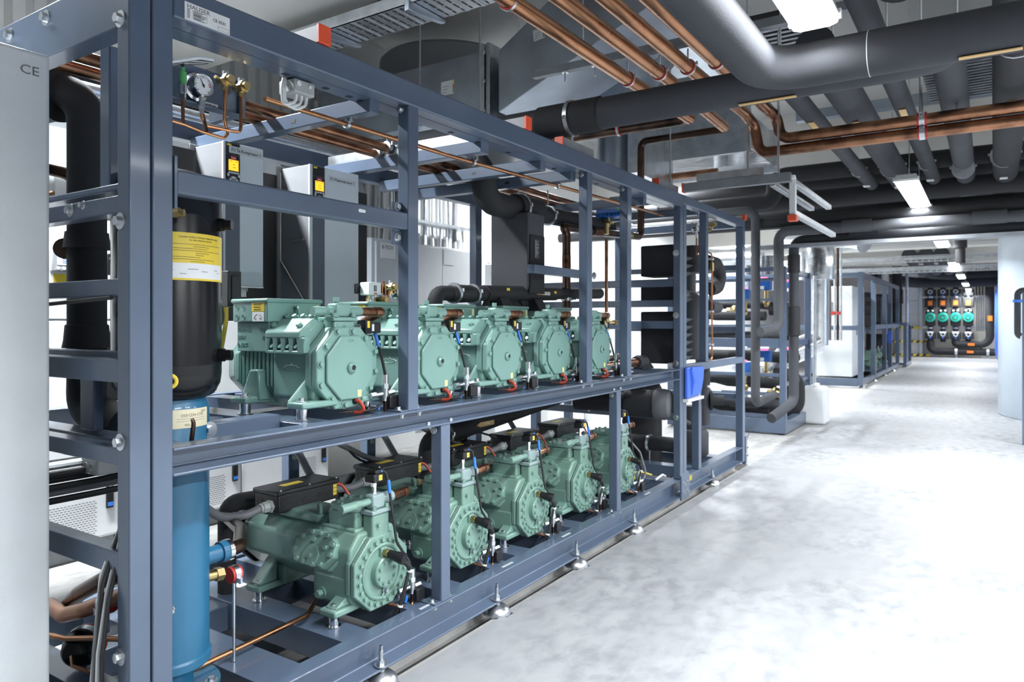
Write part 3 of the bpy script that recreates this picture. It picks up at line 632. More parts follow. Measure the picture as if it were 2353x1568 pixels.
# ================================================================= SMALL SERVICE VALVES BESIDE EACH COMPRESSOR
def make_valve():
    t=thing('service_valve','valve','valve')
    build(MB().cyl((0,0,0),(0,0,.04),.0085,12),'copper_tail','copper_dark',t)
    b=build(MB().cyl((0,0,.038),(0,0,.05),.011,6).cyl((0,0,.05),(0,0,.088),.0125,14).cyl((-.005,-.012,.065),(-.012,-.05,.062),.0085,12).cyl((.004,.010,.066),(.012,.034,.070),.010,6).cyl((-.010,-.042,.0625),(-.014,-.064,.0615),.012,6),'valve_body','zinc',t)
    build(MB().cyl((0,0,.086),(0,0,.104),.0155,6).cyl((0,0,.104),(0,0,.137),.0125,18),'valve_cap','chrome',t)
    build(MB().box(.006,.028,-.004,.045,.01,.058),'coil_box','black_plastic',t,bevel=.003)
    build(MB().tube([(.01,.02,.012),(.02,.03,-.01),(-.01,.04,-.02)],.005,8,.01),'cable','rubber',t)
    build(MB().tube([(-.012,-.018,.03),(-.016,-.022,.006)],.006,8),'blue_sleeve','blue_tape',t)
    return t
sv=make_valve(); n=0
def putvalve(loc,label,grp):
    global n
    o=sv if n==0 else dup(sv); n+=1; o.location=loc; o['label']=label; o['group']=grp; return o
ORD=['nearest','second','third','fourth','farthest']
for i,y in enumerate(YU): putvalve((-1.885,y+.155,.962),'chrome capped service valve on the upper deck right of the %s compressor'%ORD[i],'service valves on the upper deck')
for i,y in enumerate(YL):
    o=putvalve((-1.90,y+.150,.183),'chrome capped service valve on the lower base right of the %s compressor'%ORD[i],'service valves on the lower base')
    tb_=build(MB().tube([(-1.90,y+.150,.19),(-1.89,y+.135,.165),(-1.93,y+.06,.20),(-1.97,y+.03,.23)],.0065,8,.03),'oil_line','copper_dull',label='thin copper oil line curling to the %s lower compressor'%ORD[i],cat='pipe',group='thin copper oil lines')
# ================================================================= GENERIC PIPEWORK
def pipe(pts,r,m,label,cat='pipe',name='pipe',fil=.08,n=14,group=None,parent=None):
    return build(MB().tube(pts,r,n,fil),name,m,parent,label=None if parent else label,cat=None if parent else cat,group=group)
def clamp(par,c,axis,R,m='zinc',w=.018,up=None,stud=.05,rubber=None):
    d=V(axis).normalized(); c=V(c)
    if rubber: build(MB().cyl(c-d*w*.9,c+d*w*.9,R+.004,18),'clamp_rubber',rubber,par)
    k=build(MB().cyl(c-d*w*.5,c+d*w*.5,R+.007,18),'pipe_clamp',m,par)
    u=V(up) if up else V((0,0,1)); s=d.cross(u)
    for sg in (-1,1): bolt(k,c+s*sg*(R+.012)+u*.006,u,.007,.014,m,1.2)
    if stud: build(MB().cyl(c+u*(R+.004),c+u*(R+.004+stud),.005,8),'clamp_stud',m,k)
    return k
def arcshell(c,r,a0,a1,z0,z1,n=24,t=.0008):
    mb=MB(); vs=[]
    for i in range(n+1):
        a=a0+(a1-a0)*i/n
        for rr,z in ((r,z0),(r+t,z0),(r+t,z1),(r,z1)): vs.append((c[0]+rr*math.cos(a),c[1]+rr*math.sin(a),z))
    fs=[]
    for i in range(n):
        for j in range(4): fs.append((i*4+j,i*4+(j+1)%4,(i+1)*4+(j+1)%4,(i+1)*4+j))
    fs+=[(3,2,1,0),(n*4,n*4+1,n*4+2,n*4+3)]
    return mb.add(vs,fs)
def wraptext(body,size,c,r,amid,z,m,par,align='CENTER',name='lettering',sx=1):
    o=text(body,size,(0,0,0),(1,0,0),(0,1,0),name,m,par,align,depth=.0002,sx=sx)
    off=OFF.get(par.name,V((0,0,0)))
    for v in o.data.vertices:
        x=v.co.x+off.x; y=v.co.y+off.y; dz=v.co.z+off.z; a=amid+x/r; rr=r+.0010+dz*.3
        v.co=V((c[0]+rr*math.cos(a),c[1]+rr*math.sin(a),z+y))-off
    return o
# ================================================================= OIL SEPARATOR AND OIL RECEIVER
C=(-2.08,1.253); AC=math.atan2(-1.253,2.08)
t=thing('oil_separator','tall glossy black cylinder with a yellow warning label behind the corner post','pressure vessel',(C[0],C[1],1.05))
sh=build(MB().lathe([(.02,1.052),(.09,1.058),(.132,1.078),(.149,1.11),(.153,1.14),(.153,1.165),(.1535,1.168),(.1535,1.172),(.153,1.175),(.153,1.67),(.147,1.70),(.12,1.74),(.07,1.755),(0,1.76)],(C[0],C[1],0),(0,0,1),48),'shell','black_gloss',t)
for z in (1.594,1.196):
    d=V((.80,.60,0)); p=V((C[0],C[1],z))+d*.14
    build(MB().cyl(p,p+d*.03,.020,16).cyl(p+d*.03,p+d*.052,.0165,16),'pipe_stub','black_gloss',t)
lb=build(arcshell(C,.1535,AC-1.0,AC+1.36,1.418,1.556),'warning_label','label_yellow',t)
wraptext('Caution before closing respective valve',.0085,C,.1535,AC+.62,1.541,'ink',lb); wraptext('Vor dem Schliessen beachten',.0065,C,.1535,AC+.62,1.533,'ink',lb)
pn=build(arcshell(C,.1541,AC-.2,AC+1.24,1.424,1.468),'diagram_panel','label_white',lb)
st=MB()
for k,(a0,a1) in enumerate(((-.1,1.2),(.45,.8),(-.1,.75),(-.1,1.15),(.5,.8),(.5,.68),(-.1,.6),(-.1,.95),(.4,.7))):
    z=1.522-k*.0062; q=arcshell(C,.1543,AC+a0,AC+a1,z,z+.0011,12,.0002); st.add(q.v,q.f)
for a,z,w in ((.0,1.446,.10),(.35,1.45,.2),(.62,1.444,.15),(.95,1.45,.10),(.2,1.436,.12),(1.05,1.443,.06)):
    q=arcshell(C,.1552,AC+a,AC+a+w,z,z+.0012,6,.0002); st.add(q.v,q.f)
build(st,'print_lines','ink',lb,kind='stuff')
bv=build(MB().cyl((-1.922,1.150,1.604),(-1.905,1.163,1.604),.014,14).cyl((-1.905,1.163,1.604),(-1.89,1.174,1.604),.016,6).cyl((-1.89,1.174,1.604),(-1.88,1.182,1.604),.010,14),'relief_valve','brass',t)
build(MB().ring((-1.94,1.175,1.128),(.857,-.516,0),.017,.006,18,8),'sight_glass_ring','label_yellow',t)
t=thing('oil_receiver','tall blue painted cylinder on a flanged foot under the black cylinder','pressure vessel',(C[0],C[1],.183))
build(MB().lathe([(.118,.262),(.124,.268),(.124,.29),(.118,.296),(.117,1.04),(.105,1.068),(.05,1.075),(0,1.075)],(C[0],C[1],0),(0,0,1),44),'shell','blue_paint',t)
build(MB().lathe([(.072,.195),(.072,.235),(.09,.262),(.118,.264)],(C[0],C[1],0),(0,0,1),32),'neck','blue_paint',t)
build(MB().lathe([(.060,.183),(.148,.183),(.150,.186),(.150,.194),(.148,.197),(.060,.197)],(C[0],C[1],0),(0,0,1),48),'foot_flange','blue_paint',t)
for k in range(6):
    a=AC+.2+k*math.pi/3; bolt(t,(C[0]+.128*math.cos(a),C[1]+.128*math.sin(a),.197),(0,0,1),.011,.010,'zinc',1.8)
lb=build(arcshell(C,.1175,AC+.05,AC+1.15,.985,1.04),'rating_plate','label_cream',t)
wraptext('OS3-CDH-1CY0',.012,C,.1175,AC+.62,1.018,'ink',lb,sx=.9); wraptext('035-A',.010,C,.1175,AC+.5,.991,'ink',lb); wraptext('EXP',.010,C,.1175,AC+.95,1.027,'ink',lb)
st=MB()
for z in (1.012,1.005): q=arcshell(C,.1184,AC+.2,AC+1.0,z,z+.001,10,.0002); st.add(q.v,q.f)
build(st,'print_lines','ink_grey',lb,kind='stuff')
nz=build(MB().cyl((-2.06,1.34,.555),(-2.06,1.425,.555),.027,20).cyl((-2.06,1.415,.555),(-2.06,1.437,.555),.034,20),'nozzle','blue_paint',t)
build(MB().cyl((-2.06,1.437,.555),(-2.06,1.452,.555),.036,20),'chrome_band','chrome',nz)
build(MB().cyl((-1.975,1.205,.47),(-1.955,1.19,.47),.010,6).cyl((-1.955,1.19,.47),(-1.94,1.182,.47),.007,10),'vent_plug','chrome',t)
pipe([(-2.06,1.452,.555),(-2.07,1.50,.553),(-2.30,1.67,.53),(-2.60,1.82,.50)],.024,'copper_dark','tarnished copper pipe leaving the blue cylinder towards the first compressor',fil=.06)
v=build(MB().cyl((-2.06,1.36,.492),(-2.06,1.40,.488),.017,12).cyl((-2.06,1.40,.488),(-2.06,1.425,.486),.022,6),'stop_valve','brass',label='brass valve below the blue side nozzle',cat='valve')
k=thing('support_clamp','red lined pipe clamp on a stud beside the blue cylinder','pipe clamp',(-2.1,1.50,.183)); clamp(k,(-2.06,1.47,.47),(0,1,0),.022,'zinc',.02,(0,0,-1),.26,'red_rubber')
pipe([(-2.02,1.17,1.012),(-1.985,1.22,1.018),(-1.965,1.265,1.012),(-1.965,1.255,.93),(-1.985,1.235,.91)],.008,'copper_dark','dark capillary line crossing the blue cylinder label',fil=.02,n=10)
pipe([(-2.62,1.836,.183),(-2.62,1.836,.545),(-2.58,1.98,.545)],.036,'foam','black foam pipe elbow behind the first lower compressor','insulated pipe',fil=.05,n=18)
pipe([(-2.06,1.30,.215),(-2.07,1.50,.215),(-2.09,1.80,.215),(-2.2,1.95,.215)],.009,'copper','thin bright copper oil line on the base beside the blue cylinder',fil=.05,n=10)
build(MB().box(-2.50,-2.42,1.70,1.76,1.355,1.492).box(-2.42,-2.415,1.715,1.75,1.375,1.475),'switch_box','black_plastic',bevel=.003,label='flat black switch box right of the black cylinder',cat='switch box')
# ================================================================= FREQUENCY DRIVES
def drive(y0,y1,z0,z1,caption,lab,seam):
    X=-2.70; D=.215
    t=thing('frequency_drive',lab,'inverter',(X,(y0+y1)/2,z0),'frequency drives on the back frame')
    w=y1-y0; yd=y0+w*seam
    build(B(X-D,X-.012,y0+.004,y1,z0,z1),'housing','grey_side',t,bevel=.004)
    build(B(X-D-.012,X-D+.004,y0-.018,y1+.01,z0-.01,z1+.012),'mounting_flange','grey_side',t,bevel=.003)
    build(B(X-.012,X,y0,y0+w*.055,z0,z1),'front_trim','label_grey',t,bevel=.002)
    build(B(X-.012,X,yd,y1,z0,z1),'front_cover','grey_panel',t,bevel=.003)
    build(B(X-.012,X-.001,y0+w*.055,yd,z0,z1),'control_strip','slate_panel',t)
    zt=z1-.035; sw=yd-(y0+w*.055); ya=y0+w*.055+.003; yb=yd-.003
    build(B(X-.001,X+.001,ya,yb,z1-.052,z1-.006),'blank_window','black_plastic',t,bevel=.001)
    pz1=z1-.056; pz0=pz1-.150
    p=build(B(X-.001,X+.005,ya,yb,pz0,pz1),'keypad','black_plastic',t,bevel=.004)
    build(B(X+.005,X+.0056,ya+sw*.28,yb-sw*.28,pz1-.018,pz1-.004),'badge','ink_red',p)
    text('Danfoss',.010,(X+.0057,(ya+yb)/2,pz1-.0145),(0,1,0),(0,0,1),'lettering','label_white',p,'CENTER',sx=.75)
    s=build(B(X+.005,X+.0062,ya+.008,yb-.008,pz1-.066,pz1-.020),'screen','screen_orange',p)
    stripes(s,'ink',[(X+.0062,X+.0064,ya+.012,ya+.026,pz1-.027,pz1-.025),(X+.0062,X+.0064,yb-.022,yb-.012,pz1-.027,pz1-.025),(X+.0062,X+.0064,ya+sw*.4,yb-sw*.35,pz1-.041,pz1-.039),(X+.0062,X+.0064,ya+sw*.4,yb-sw*.3,pz1-.053,pz1-.051)])
    for k in range(4): 
        yk=ya+.006+k*(yb-ya-.012-.012)/3; build(B(X+.005,X+.0072,yk,yk+.012,pz1-.079,pz1-.071),'key','label_grey',p,bevel=.001)
    cy=(ya+yb)/2; cz=pz1-.112; R=min(.022,sw*.34)
    for k in range(4):
        a0=math.pi/4+k*math.pi/2+.12; a1=a0+math.pi/2-.24
        pts=[(cy+R*math.cos(a0+(a1-a0)*i/5),cz+R*math.sin(a0+(a1-a0)*i/5)) for i in range(6)]+[(cy+R*.52*math.cos(a1+(a0-a1)*i/5),cz+R*.52*math.sin(a1+(a0-a1)*i/5)) for i in range(6)]
        build(MB().prism(pts,'x',X+.005,X+.0075),'arrow_key','label_grey',p)
    build(MB().cyl((X+.005,cy,cz),(X+.0078,cy,cz),R*.38,14),'ok_key','label_grey',p)
    for sy in (-1,1):
        for dz in (.024,-.006): build(B(X+.005,X+.0072,cy+sy*R*1.18-.005,cy+sy*R*1.18+.005,cz+dz-.004,cz+dz+.008),'side_key','label_grey',p,bevel=.001)
    build(MB().cyl((X+.005,cy-R*1.15,cz+.0),(X+.0066,cy-R*1.15,cz+.0),.002,8),'status_light','green_light',p)
    build(B(X-.001,X+.0015,ya+.002,ya+.024,z1-.016,z1-.008),'sticker','label_yellow',t)
    c0=ya+.012 if seam<.5 and w<.25 else yd+.028
    c1=y1-.004 if w<.25 else y1-.025
    cl=build(B(X,X+.0022,c0,c1,z1-.046-(0 if w<.25 else .02),z1-.016-(0 if w<.25 else .02)),'caption_plate','label_grey',t)
    text(caption,.0215,(X+.0024,(c0+c1)/2,z1-.038-(0 if w<.25 else .02)),(0,1,0),(0,0,1),'lettering','ink',cl,'CENTER',sx=.80 if w<.25 else .86)
    # bent chrome trim line on the side and bottom edge
    build(MB().tube([(X-D+.004,y0-.001,z1-.02),(X-D+.004,y0-.001,z0+.27),(X-.035,y0-.001,z0+.06),(X-.035,y0-.001,z0)],.004,6),'side_trim','zinc',t)
    build(MB().tube([(X-.14,y0-.001,z0+.36),(X-.04,y0-.001,z0+.362)],.006,8),'side_grip','grey_side',t)
    build(B(X-.02,X+.002,y0+.002,y1,z0-.006,z0),'bottom_lip','zinc',t)
    for x,y,r in ((X-.06,y0+.05,.024),(X-.06,y0+w*.6,.036)):
        build(MB().cyl((x,y,z0-.004),(x,y,z0-.02),r,6).cyl((x,y,z0-.02),(x,y,z0-.045),r*.82,8),'cable_gland','white_plastic',t)
    return t
drive(1.875,2.077,1.452,2.066,'FU Tk-Kompressor 1','narrower grey inverter with the caption FU Tk-Kompressor 1 and lit orange display',.40)
drive(2.342,2.662,1.33,2.052,'FU Pluskompressor 1','wider grey inverter with the caption FU Pluskompressor 1 and lit orange display',.29)
build(B(-2.965,-2.925,1.60,2.95,1.30,2.02),'mounting_panel','charcoal',rk,bevel=.003)
build(MB().tube([(-2.76,1.93,1.40),(-2.76,1.93,1.30),(-2.80,1.90,1.0)],.010,8,.05),'supply_cable','yellow_cable',label='yellow and white supply cable under the narrower inverter',cat='cable')
build(MB().tube([(-2.79,1.915,1.42),(-2.79,1.90,1.28),(-2.83,1.88,1.0)],.011,8,.05),'supply_cable','white_plastic',label='white supply cable hanging under the narrower inverter',cat='cable')
build(MB().box(-2.93,-2.78,1.60,1.80,1.78,2.02).box(-2.79,-2.775,1.62,1.70,1.92,2.0),'contactor_box','charcoal',bevel=.004,label='dark contactor box left of the narrower inverter',cat='switch box')
pipe([(-2.15,1.15,1.70),(-2.16,1.30,1.705),(-2.2,1.47,1.71),(-2.45,1.36,1.78)],.013,'copper_dull','hairpin copper pipe lying on the middle beam',fil=.03)
# ================================================================= HIGH PRESSURE GAUGE PANEL (top left)
def gauge(par,c,R,n=(1,0,0)):
    c=V(c); d=V(n).normalized(); y=V((0,0,1)).cross(d).normalized(); z=d.cross(y)
    build(MB().lathe([(R*1.22,-.028),(R*1.22,-.024),(R*.98,-.022),(R*.98,.008),(R*.93,.014),(R*.87,.012),(R*.87,.004),(0,.004)],c,d,32),'case','chrome',par)
    f=build(MB().lathe([(R*.88,.004),(R*.88,.008),(0,.008)],c,d,32),'dial','label_white',par)
    tk=MB()
    for k in range(31):
        a=math.radians(225-k*9); r0=R*(.70 if k%5 else .62)
        p=[c+d*.0084+(y*math.cos(a)+z*math.sin(a))*q for q in (r0,R*.80)]; tk.tube(p,.0006 if k%5 else .001,4)
    build(tk,'tick_marks','ink',f,kind='stuff')
    rr=MB()
    for q in (.56,.64,.72): rr.tube([c+d*.0085+(y*math.cos(math.radians(a))+z*math.sin(math.radians(a)))*R*q for a in (30,18,6,-4)],.0007,4)
    build(rr,'red_scale','ink_red',f,kind='stuff')
    a=math.radians(118); build(MB().tube([c+d*.010-(y*math.cos(a)+z*math.sin(a))*R*.2,c+d*.010+(y*math.cos(a)+z*math.sin(a))*R*.62],[.0018,.0006],6).cyl(c+d*.009,c+d*.012,R*.09,12),'needle','ink',f)
    build(MB().cyl(c-z*R*.9,c-z*(R+.012),.008,12).cyl(c-z*(R+.012),c-z*(R+.034),.0095,6).cyl(c-z*(R+.034),c-z*(R+.052),.0075,6),'socket','zinc',par)
X=-2.05
t=thing('gauge_panel','blue grey gauge plate marked Hochdruck hanging under the top beam','panel',(X,1.38,1.98))
build(B(X-.05,X-.042,1.20,1.515,1.985,2.108),'plate','frame_paint',t,bevel=.003)
build(B(X-.20,X-.03,1.505,1.53,1.985,2.108),'end_cheek','slate_panel',t,bevel=.003)
build(B(X-.05,X-.01,1.20,1.515,1.978,1.985),'lower_lip','frame_paint',t,bevel=.002)
cl=build(B(X-.042,X-.0405,1.375,1.432,1.990,2.004),'caption_plate','label_white',t); text('Hochdruck',.0105,(X-.0403,1.378,1.9935),(0,1,0),(0,0,1),'lettering','ink',cl,sx=.95)
t=thing('pressure_gauge','large round pressure gauge on the gauge plate at top left','gauge',(X,1.347,2.0)); gauge(t,(X,1.347,2.036),.036)
def brassvalve(loc,lab,grp,d=(1,0,0)):
    p=V(loc); t=thing('brass_valve',lab,'valve',loc,grp); d=V(d)
    b=build(MB().cyl(p-d*.03,p+d*.004,.013,14).cyl(p,p-V((0,0,.026)),.010,12).cyl(p-V((0,0,.02)),p-V((0,0,.032)),.0125,6),'body','brass',t)
    build(MB().cyl(p+d*.004,p+d*.020,.020,6).cyl(p+d*.020,p+d*.034,.0135,16),'cap','brass',t)
    build(MB().cyl(p+V((0,0,.008)),p+V((0,0,.030)),.0095,6),'stem_cap','grey_plastic',t)
    build(MB().tube([p+V((-.01,-.012,0)),p+V((-.004,-.034,.004))],.006,8),'side_arm','brass',t); return t
brassvalve((X+.01,1.424,2.072),'brass valve next to the round gauge on the gauge plate','brass valves on the gauge plate')
brassvalve((X+.01,1.482,2.066),'brass valve at the right end of the gauge plate','brass valves on the gauge plate')
t=thing('pressure_sensor','pressure transmitter with green plug left of the gauge','sensor',(X,1.284,1.96))
build(MB().cyl((X,1.284,1.995),(X,1.284,2.022),.011,14).cyl((X,1.284,1.975),(X,1.284,1.995),.0095,6),'body','chrome',t); build(MB().cyl((X,1.284,2.022),(X,1.284,2.034),.0085,12).cyl((X,1.284,2.034),(X,1.284,2.060),.011,14).cyl((X,1.284,2.06),(X,1.284,2.075),.006,10),'plug','green_cable',t)
pipe([(X,1.284,1.978),(X,1.284,1.903)],.0055,'copper_scale','straight copper stub below the green plugged transmitter',n=8)
pipe([(X,1.20,1.905),(X,1.284,1.902),(X,1.345,1.893),(X+.0,1.425,1.888),(X+.0,1.440,1.905),(X+.005,1.424,1.945),(X+.01,1.424,2.044)],.0055,'copper','copper loop line rising to the valve beside the gauge',fil=.012,n=8)
pipe([(X,1.347,1.955),(X,1.349,1.935),(X,1.36,1.915),(X+.01,1.44,1.915),(X+.01,1.478,1.918),(X+.01,1.482,1.94),(X+.01,1.482,2.036)],.0055,'copper','copper loop line rising to the valve at the plate end',fil=.012,n=8)
pipe([(X,1.35,1.95),(X+.005,1.362,1.895)],.0055,'copper_scale','short dark capillary below the round gauge',n=8)
rnd=random.Random(3)
for k in range(9):
    m_=['cable_grey','rubber','white_plastic'][k%3]; o=(k-4)*.006
    pipe([(-2.16+o,1.16,1.98),(-2.10+o,1.205+o*.4,2.055+o*.6),(-2.05+o,1.30+o,2.10+o*.5),(-2.03+o,1.36,2.112)],.0055,m_,['grey','black','white'][k%3]+' control cable under the top beam beside the corner post, '+['innermost','second','third','fourth','middle','sixth','seventh','eighth','outermost'][k]+' of nine','cable','control_cable',fil=.05,n=8,group='control cables of the top left bundle')
pipe([(-2.05,1.284,2.07),(-2.06,1.29,2.10),(-2.04,1.36,2.11)],.004,'rubber','thin black cable from the green plug','cable','sensor_cable',fil=.02,n=8)
# junction box with white cables under the top beam
t=thing('junction_box','pale grey junction box with looped white cables under the top beam','junction box',(-1.95,1.62,2.03))
build(MB().box(-1.985,-1.905,1.588,1.676,2.058,2.105),'box_body','grey_plastic',t,bevel=.006)
build(MB().cyl((-1.905,1.605,2.088),(-1.901,1.605,2.088),.009,16).cyl((-1.905,1.652,2.088),(-1.901,1.652,2.088),.006,14),'knockout','white_plastic',t)
for k in range(3):
    y=1.615+k*.022
    build(MB().cyl((-1.93,y,2.058),(-1.93,y,2.048),.006,10),'gland','white_plastic',t)
    build(MB().tube([(-1.93,y,2.05),(-1.93,y-.004,2.03),(-1.93,y-.05,2.012-.004*k),(-1.935,1.563+.004*k,2.03),(-1.94,1.565+.006*k,2.07),(-1.95,1.58+.004*k,2.106)],.0052,8,.03),'cable','white_plastic',t)
for y in (1.60,1.668): build(B(-1.96,-1.93,y-.012,y+.012,2.105,2.112),'tab','black_plastic',t)
# ================================================================= PRESSURE SWITCH GROUP ON A DARK RAIL BEHIND THE SECOND UPPER COMPRESSOR
X=-2.24
build(B(X-.04,X-.03,2.22,2.56,1.418,1.462),'instrument_rail','black_plastic',bevel=.002,label='black instrument rail behind the second upper compressor',cat='rail')
t=thing('pressure_switch','white pressure switch box with a small window beside the brass valve','switch box',(X,2.29,1.40))
build(B(X-.03,X+.028,2.245,2.318,1.412,1.468),'cover','white_paint',t,bevel=.004); build(B(X+.028,X+.0285,2.272,2.288,1.428,1.454),'window','clear_dark',t)
stripes(t,'label_white',[(X+.0285,X+.029,2.279,2.281,1.430,1.452)],'scale'); text('Danfoss',.0095,(X+.0288,2.281,1.4165),(0,1,0),(0,0,1),'lettering','ink_red',t,'CENTER',sx=.7)
build(MB().cyl((X,2.262,1.412),(X,2.262,1.398),.007,10).cyl((X,2.262,1.398),(X,2.262,1.37),.0085,6),'fitting','brass',t); build(MB().cyl((X,2.292,1.412),(X,2.292,1.394),.011,14),'gland','white_plastic',t)
t=thing('pressure_gauge','small round pressure gauge on the black instrument rail','gauge',(X,2.43,1.4)); gauge(t,(X+.03,2.425,1.432),.026)
brassvalve((X+.02,2.385,1.452),'brass valve above the small gauge','brass valves on the instrument rail'); brassvalve((X+.02,2.325,1.392),'brass valve below the white switch box','brass valves on the instrument rail')
for k,(y,zt) in enumerate(((2.331,1.455),(2.352,1.455),(2.372,1.44))): pipe([(X+.02,y,zt),(X+.02,y,1.30)],.004,'copper','thin copper capillary dropping from the instrument rail, %s from left'%['first','second','third'][k],'pipe',n=8,group='capillaries below the instrument rail')
pipe([(X+.02,2.331,1.44),(X+.02,2.333,1.466),(X+.02,2.345,1.474),(X+.02,2.352,1.44)],.004,'copper','copper capillary loop between brass valve and switch box',fil=.01,n=8)
# ================================================================= LONG COPPER LINES BELOW AND ABOVE THE ROOF OF THE FRAME
q=thing('copper_line','thin bright copper line running under the top beam','pipe',(-2.0,3.0,2.05))
build(MB().tube([(-2.02,1.56,2.045),(-2.02,2.6,2.045),(-1.90,4.82,2.045)],.0095,12),'tube','copper',q)
for y,x in ((1.93,-2.02),(2.72,-2.012),(3.45,-1.975)): clamp(q,(x,y,2.045),(0,1,0),.010,'zinc',.014,None,.03)
for k,(x,z) in enumerate(((-2.46,2.155),(-2.53,2.135))):
    q=thing('copper_line',['upper','lower'][k]+' of two thicker copper lines crossing the frame roof','pipe',(x,2.6,z),'thick copper lines on the frame roof')
    build(MB().tube([(x+.02,1.02,z),(x-.06,4.9,z)],.021,16),'tube','copper_dull',q)
    for y in (2.62,): clamp(q,(x,y,z),(0,1,0),.022,'zinc',.02,(0,0,1),.03)
for y,w in ((2.66,.042),):
    r_=thing('strut_rail','silver strut rail lying across the frame roof','strut',(-2.3,y,2.12))
    build(MB().prism([(y-w/2,2.12),(y+w/2,2.12),(y+w/2,2.165),(y+w*.22,2.165),(y+w*.22,2.158),(y-w*.22,2.158),(y-w*.22,2.165),(y-w/2,2.165)],'x',-2.90,-1.885),'profile','zinc',r_)
    build(B(-2.92,-1.9,y-.03,y+.03,2.06,2.118),'carrier','frame_paint',r_,bevel=.003)
# ================================================================= INSULATED EXCHANGER AND FOAM PIPES BEHIND THE UPPER ROW
t=thing('heat_exchanger','upright foam wrapped plate heat exchanger behind the third upper compressor','heat exchanger',(-2.33,3.6,1.40))
build(MB().prism([(-2.46,1.52),(-2.46,1.93),(-2.20,1.93),(-2.20,1.50),(-2.24,1.42),(-2.42,1.42)],'y',3.505,3.69),'foam_jacket','foam_mid',t,bevel=.008,seg=3)
build(B(-2.201,-2.192,3.52,3.68,1.46,1.80),'front_sheet','foam',t,bevel=.003)
lb=build(B(-2.192,-2.1905,3.565,3.615,1.665,1.775),'rating_sticker','clear_dark',t); stripes(lb,'label_grey',[(-2.1905,-2.1902,3.57,3.57+random.uniform(.01,.04),z,z+.003) for z in [1.672+k*.009 for k in range(11)]])
build(MB().prism([(3.50,1.42),(3.69,1.42),(3.66,1.36),(3.53,1.36)],'x',-2.42,-2.24),'saddle','foam',t,bevel=.004)
pipe([(-2.86,3.25,2.20),(-2.33,3.25,2.20),(-2.33,3.25,1.965),(-2.33,3.75,1.965)],.070,'foam','thick black foam elbow dropping through the frame roof to the heat exchanger','insulated pipe',name='foam_pipe',fil=.13,n=24)
q=thing('foam_pipe','black foam manifold running right from the thick elbow','insulated pipe',(-2.33,4.2,1.9))
build(MB().cyl((-2.33,3.55,1.965),(-2.33,3.80,1.972),.086,24),'foam_collar','foam',q,bevel=.004); build(MB().tube([(-2.33,3.75,1.97),(-2.33,4.85,1.985)],.055,20),'foam_tube','foam',q)
for y,R in ((3.60,.087),(3.95,.057)): clamp(q,(-2.33,y,1.97),(0,1,0),R,'zinc',.022,None,.10)
q=thing('foam_pipe','black foam suction header marked R-744 above the green terminal boxes','insulated pipe',(-2.25,3.6,1.4))
build(MB().tube([(-2.25,2.73,1.30),(-2.25,2.73,1.437),(-2.25,3.1,1.445),(-2.25,4.52,1.492)],.037,20,.05),'foam_tube','foam',q)
build(MB().tube([(-2.25,2.84,1.438),(-2.25,2.90,1.439),(-2.25,3.02,1.442),(-2.25,3.07,1.444)],[.040,.047,.045,.040],18),'flex_wrap','rubber',q)
build(MB().cyl((-2.25,3.14,1.449),(-2.25,3.90,1.471),.043,20),'foam_sleeve','foam',q)
for y in (2.88,3.04): clamp(q,(-2.25,y,1.441),(0,1,0),.047,'zinc',.016,None,0)
for y in (3.22,3.58): build(MB().prism([(-2.30,1.43),(-2.20,1.43),(-2.16,1.36),(-2.34,1.36)],'y',y,y+.09),'saddle','foam',q,bevel=.006)
lb=build(MB().box(-2.2085,-2.2068,3.63,3.77,1.455,1.475).prism([(3.63,1.475),(3.63,1.455),(3.60,1.465)],'x',-2.2085,-2.2068),'flow_label','label_tan',q)
build(B(-2.2067,-2.2060,3.655,3.662,1.455,1.475),'blue_band','blue_tape',lb); pn=build(B(-2.2067,-2.2058,3.69,3.76,1.4565,1.4735),'label_panel','label_white',lb)
text('R-744',.019,(-2.2056,3.725,1.459),(0,1,0),(0,0,1),'lettering','ink',pn,'CENTER',sx=1.1)
for y in (3.30,3.82): build(B(-2.2085,-2.206,y,y+.028,1.468,1.482),'yellow_sticker','label_yellow',q)
q=thing('foam_pipe','black foam pipe slanting behind the lower row below the middle rail','insulated pipe',(-2.5,3.6,.6))
build(MB().tube([(-2.5,2.96,.32),(-2.5,2.98,.655),(-2.5,3.2,.675),(-2.5,3.95,.735),(-2.45,4.5,.80)],.052,20,.06),'foam_tube','foam',q)
clamp(q,(-2.5,3.12,.667),(0,1,0),.053,'zinc',.018,None,0)
lb=build(MB().box(-2.4475,-2.4465,3.38,3.52,.685,.712).prism([(3.38,.712),(3.38,.685),(3.345,.698)],'x',-2.4475,-2.4465),'flow_label','label_tan',q); text('R-744',.020,(-2.446,3.45,.692),(0,1,0),(0,0,1),'lettering','label_white',lb,'CENTER')
pipe([(-2.55,3.30,.20),(-2.55,3.35,.75),(-2.6,3.40,.88)],.034,'foam','short black foam riser behind the third lower compressor','insulated pipe',n=16)
for k,(y0,y1) in enumerate(((2.35,2.62),(2.95,3.22),(3.30,3.55),(2.40,2.55))):
    pipe([(-2.60,y0-.25,.88),(-2.55,y0,.74),(-2.50,y1-.1,.64),(-2.42,y1,.60)],.014 if k<2 else .006,'cable_grey' if k<2 else 'rubber',['wide grey conduit arching to the second black terminal box','wide grey conduit arching to the third black terminal box','pair of thin black wires behind the lower row, right one','pair of thin black wires behind the lower row, left one'][k],'cable','conduit',fil=.15,n=10)
pipe([(-2.33,1.61,1.318),(-2.47,1.50,1.318),(-2.60,1.48,1.30)],.036,'foam_grey','grey foam pipe stub left of the nearest upper terminal box','insulated pipe',name='foam_pipe',n=18)
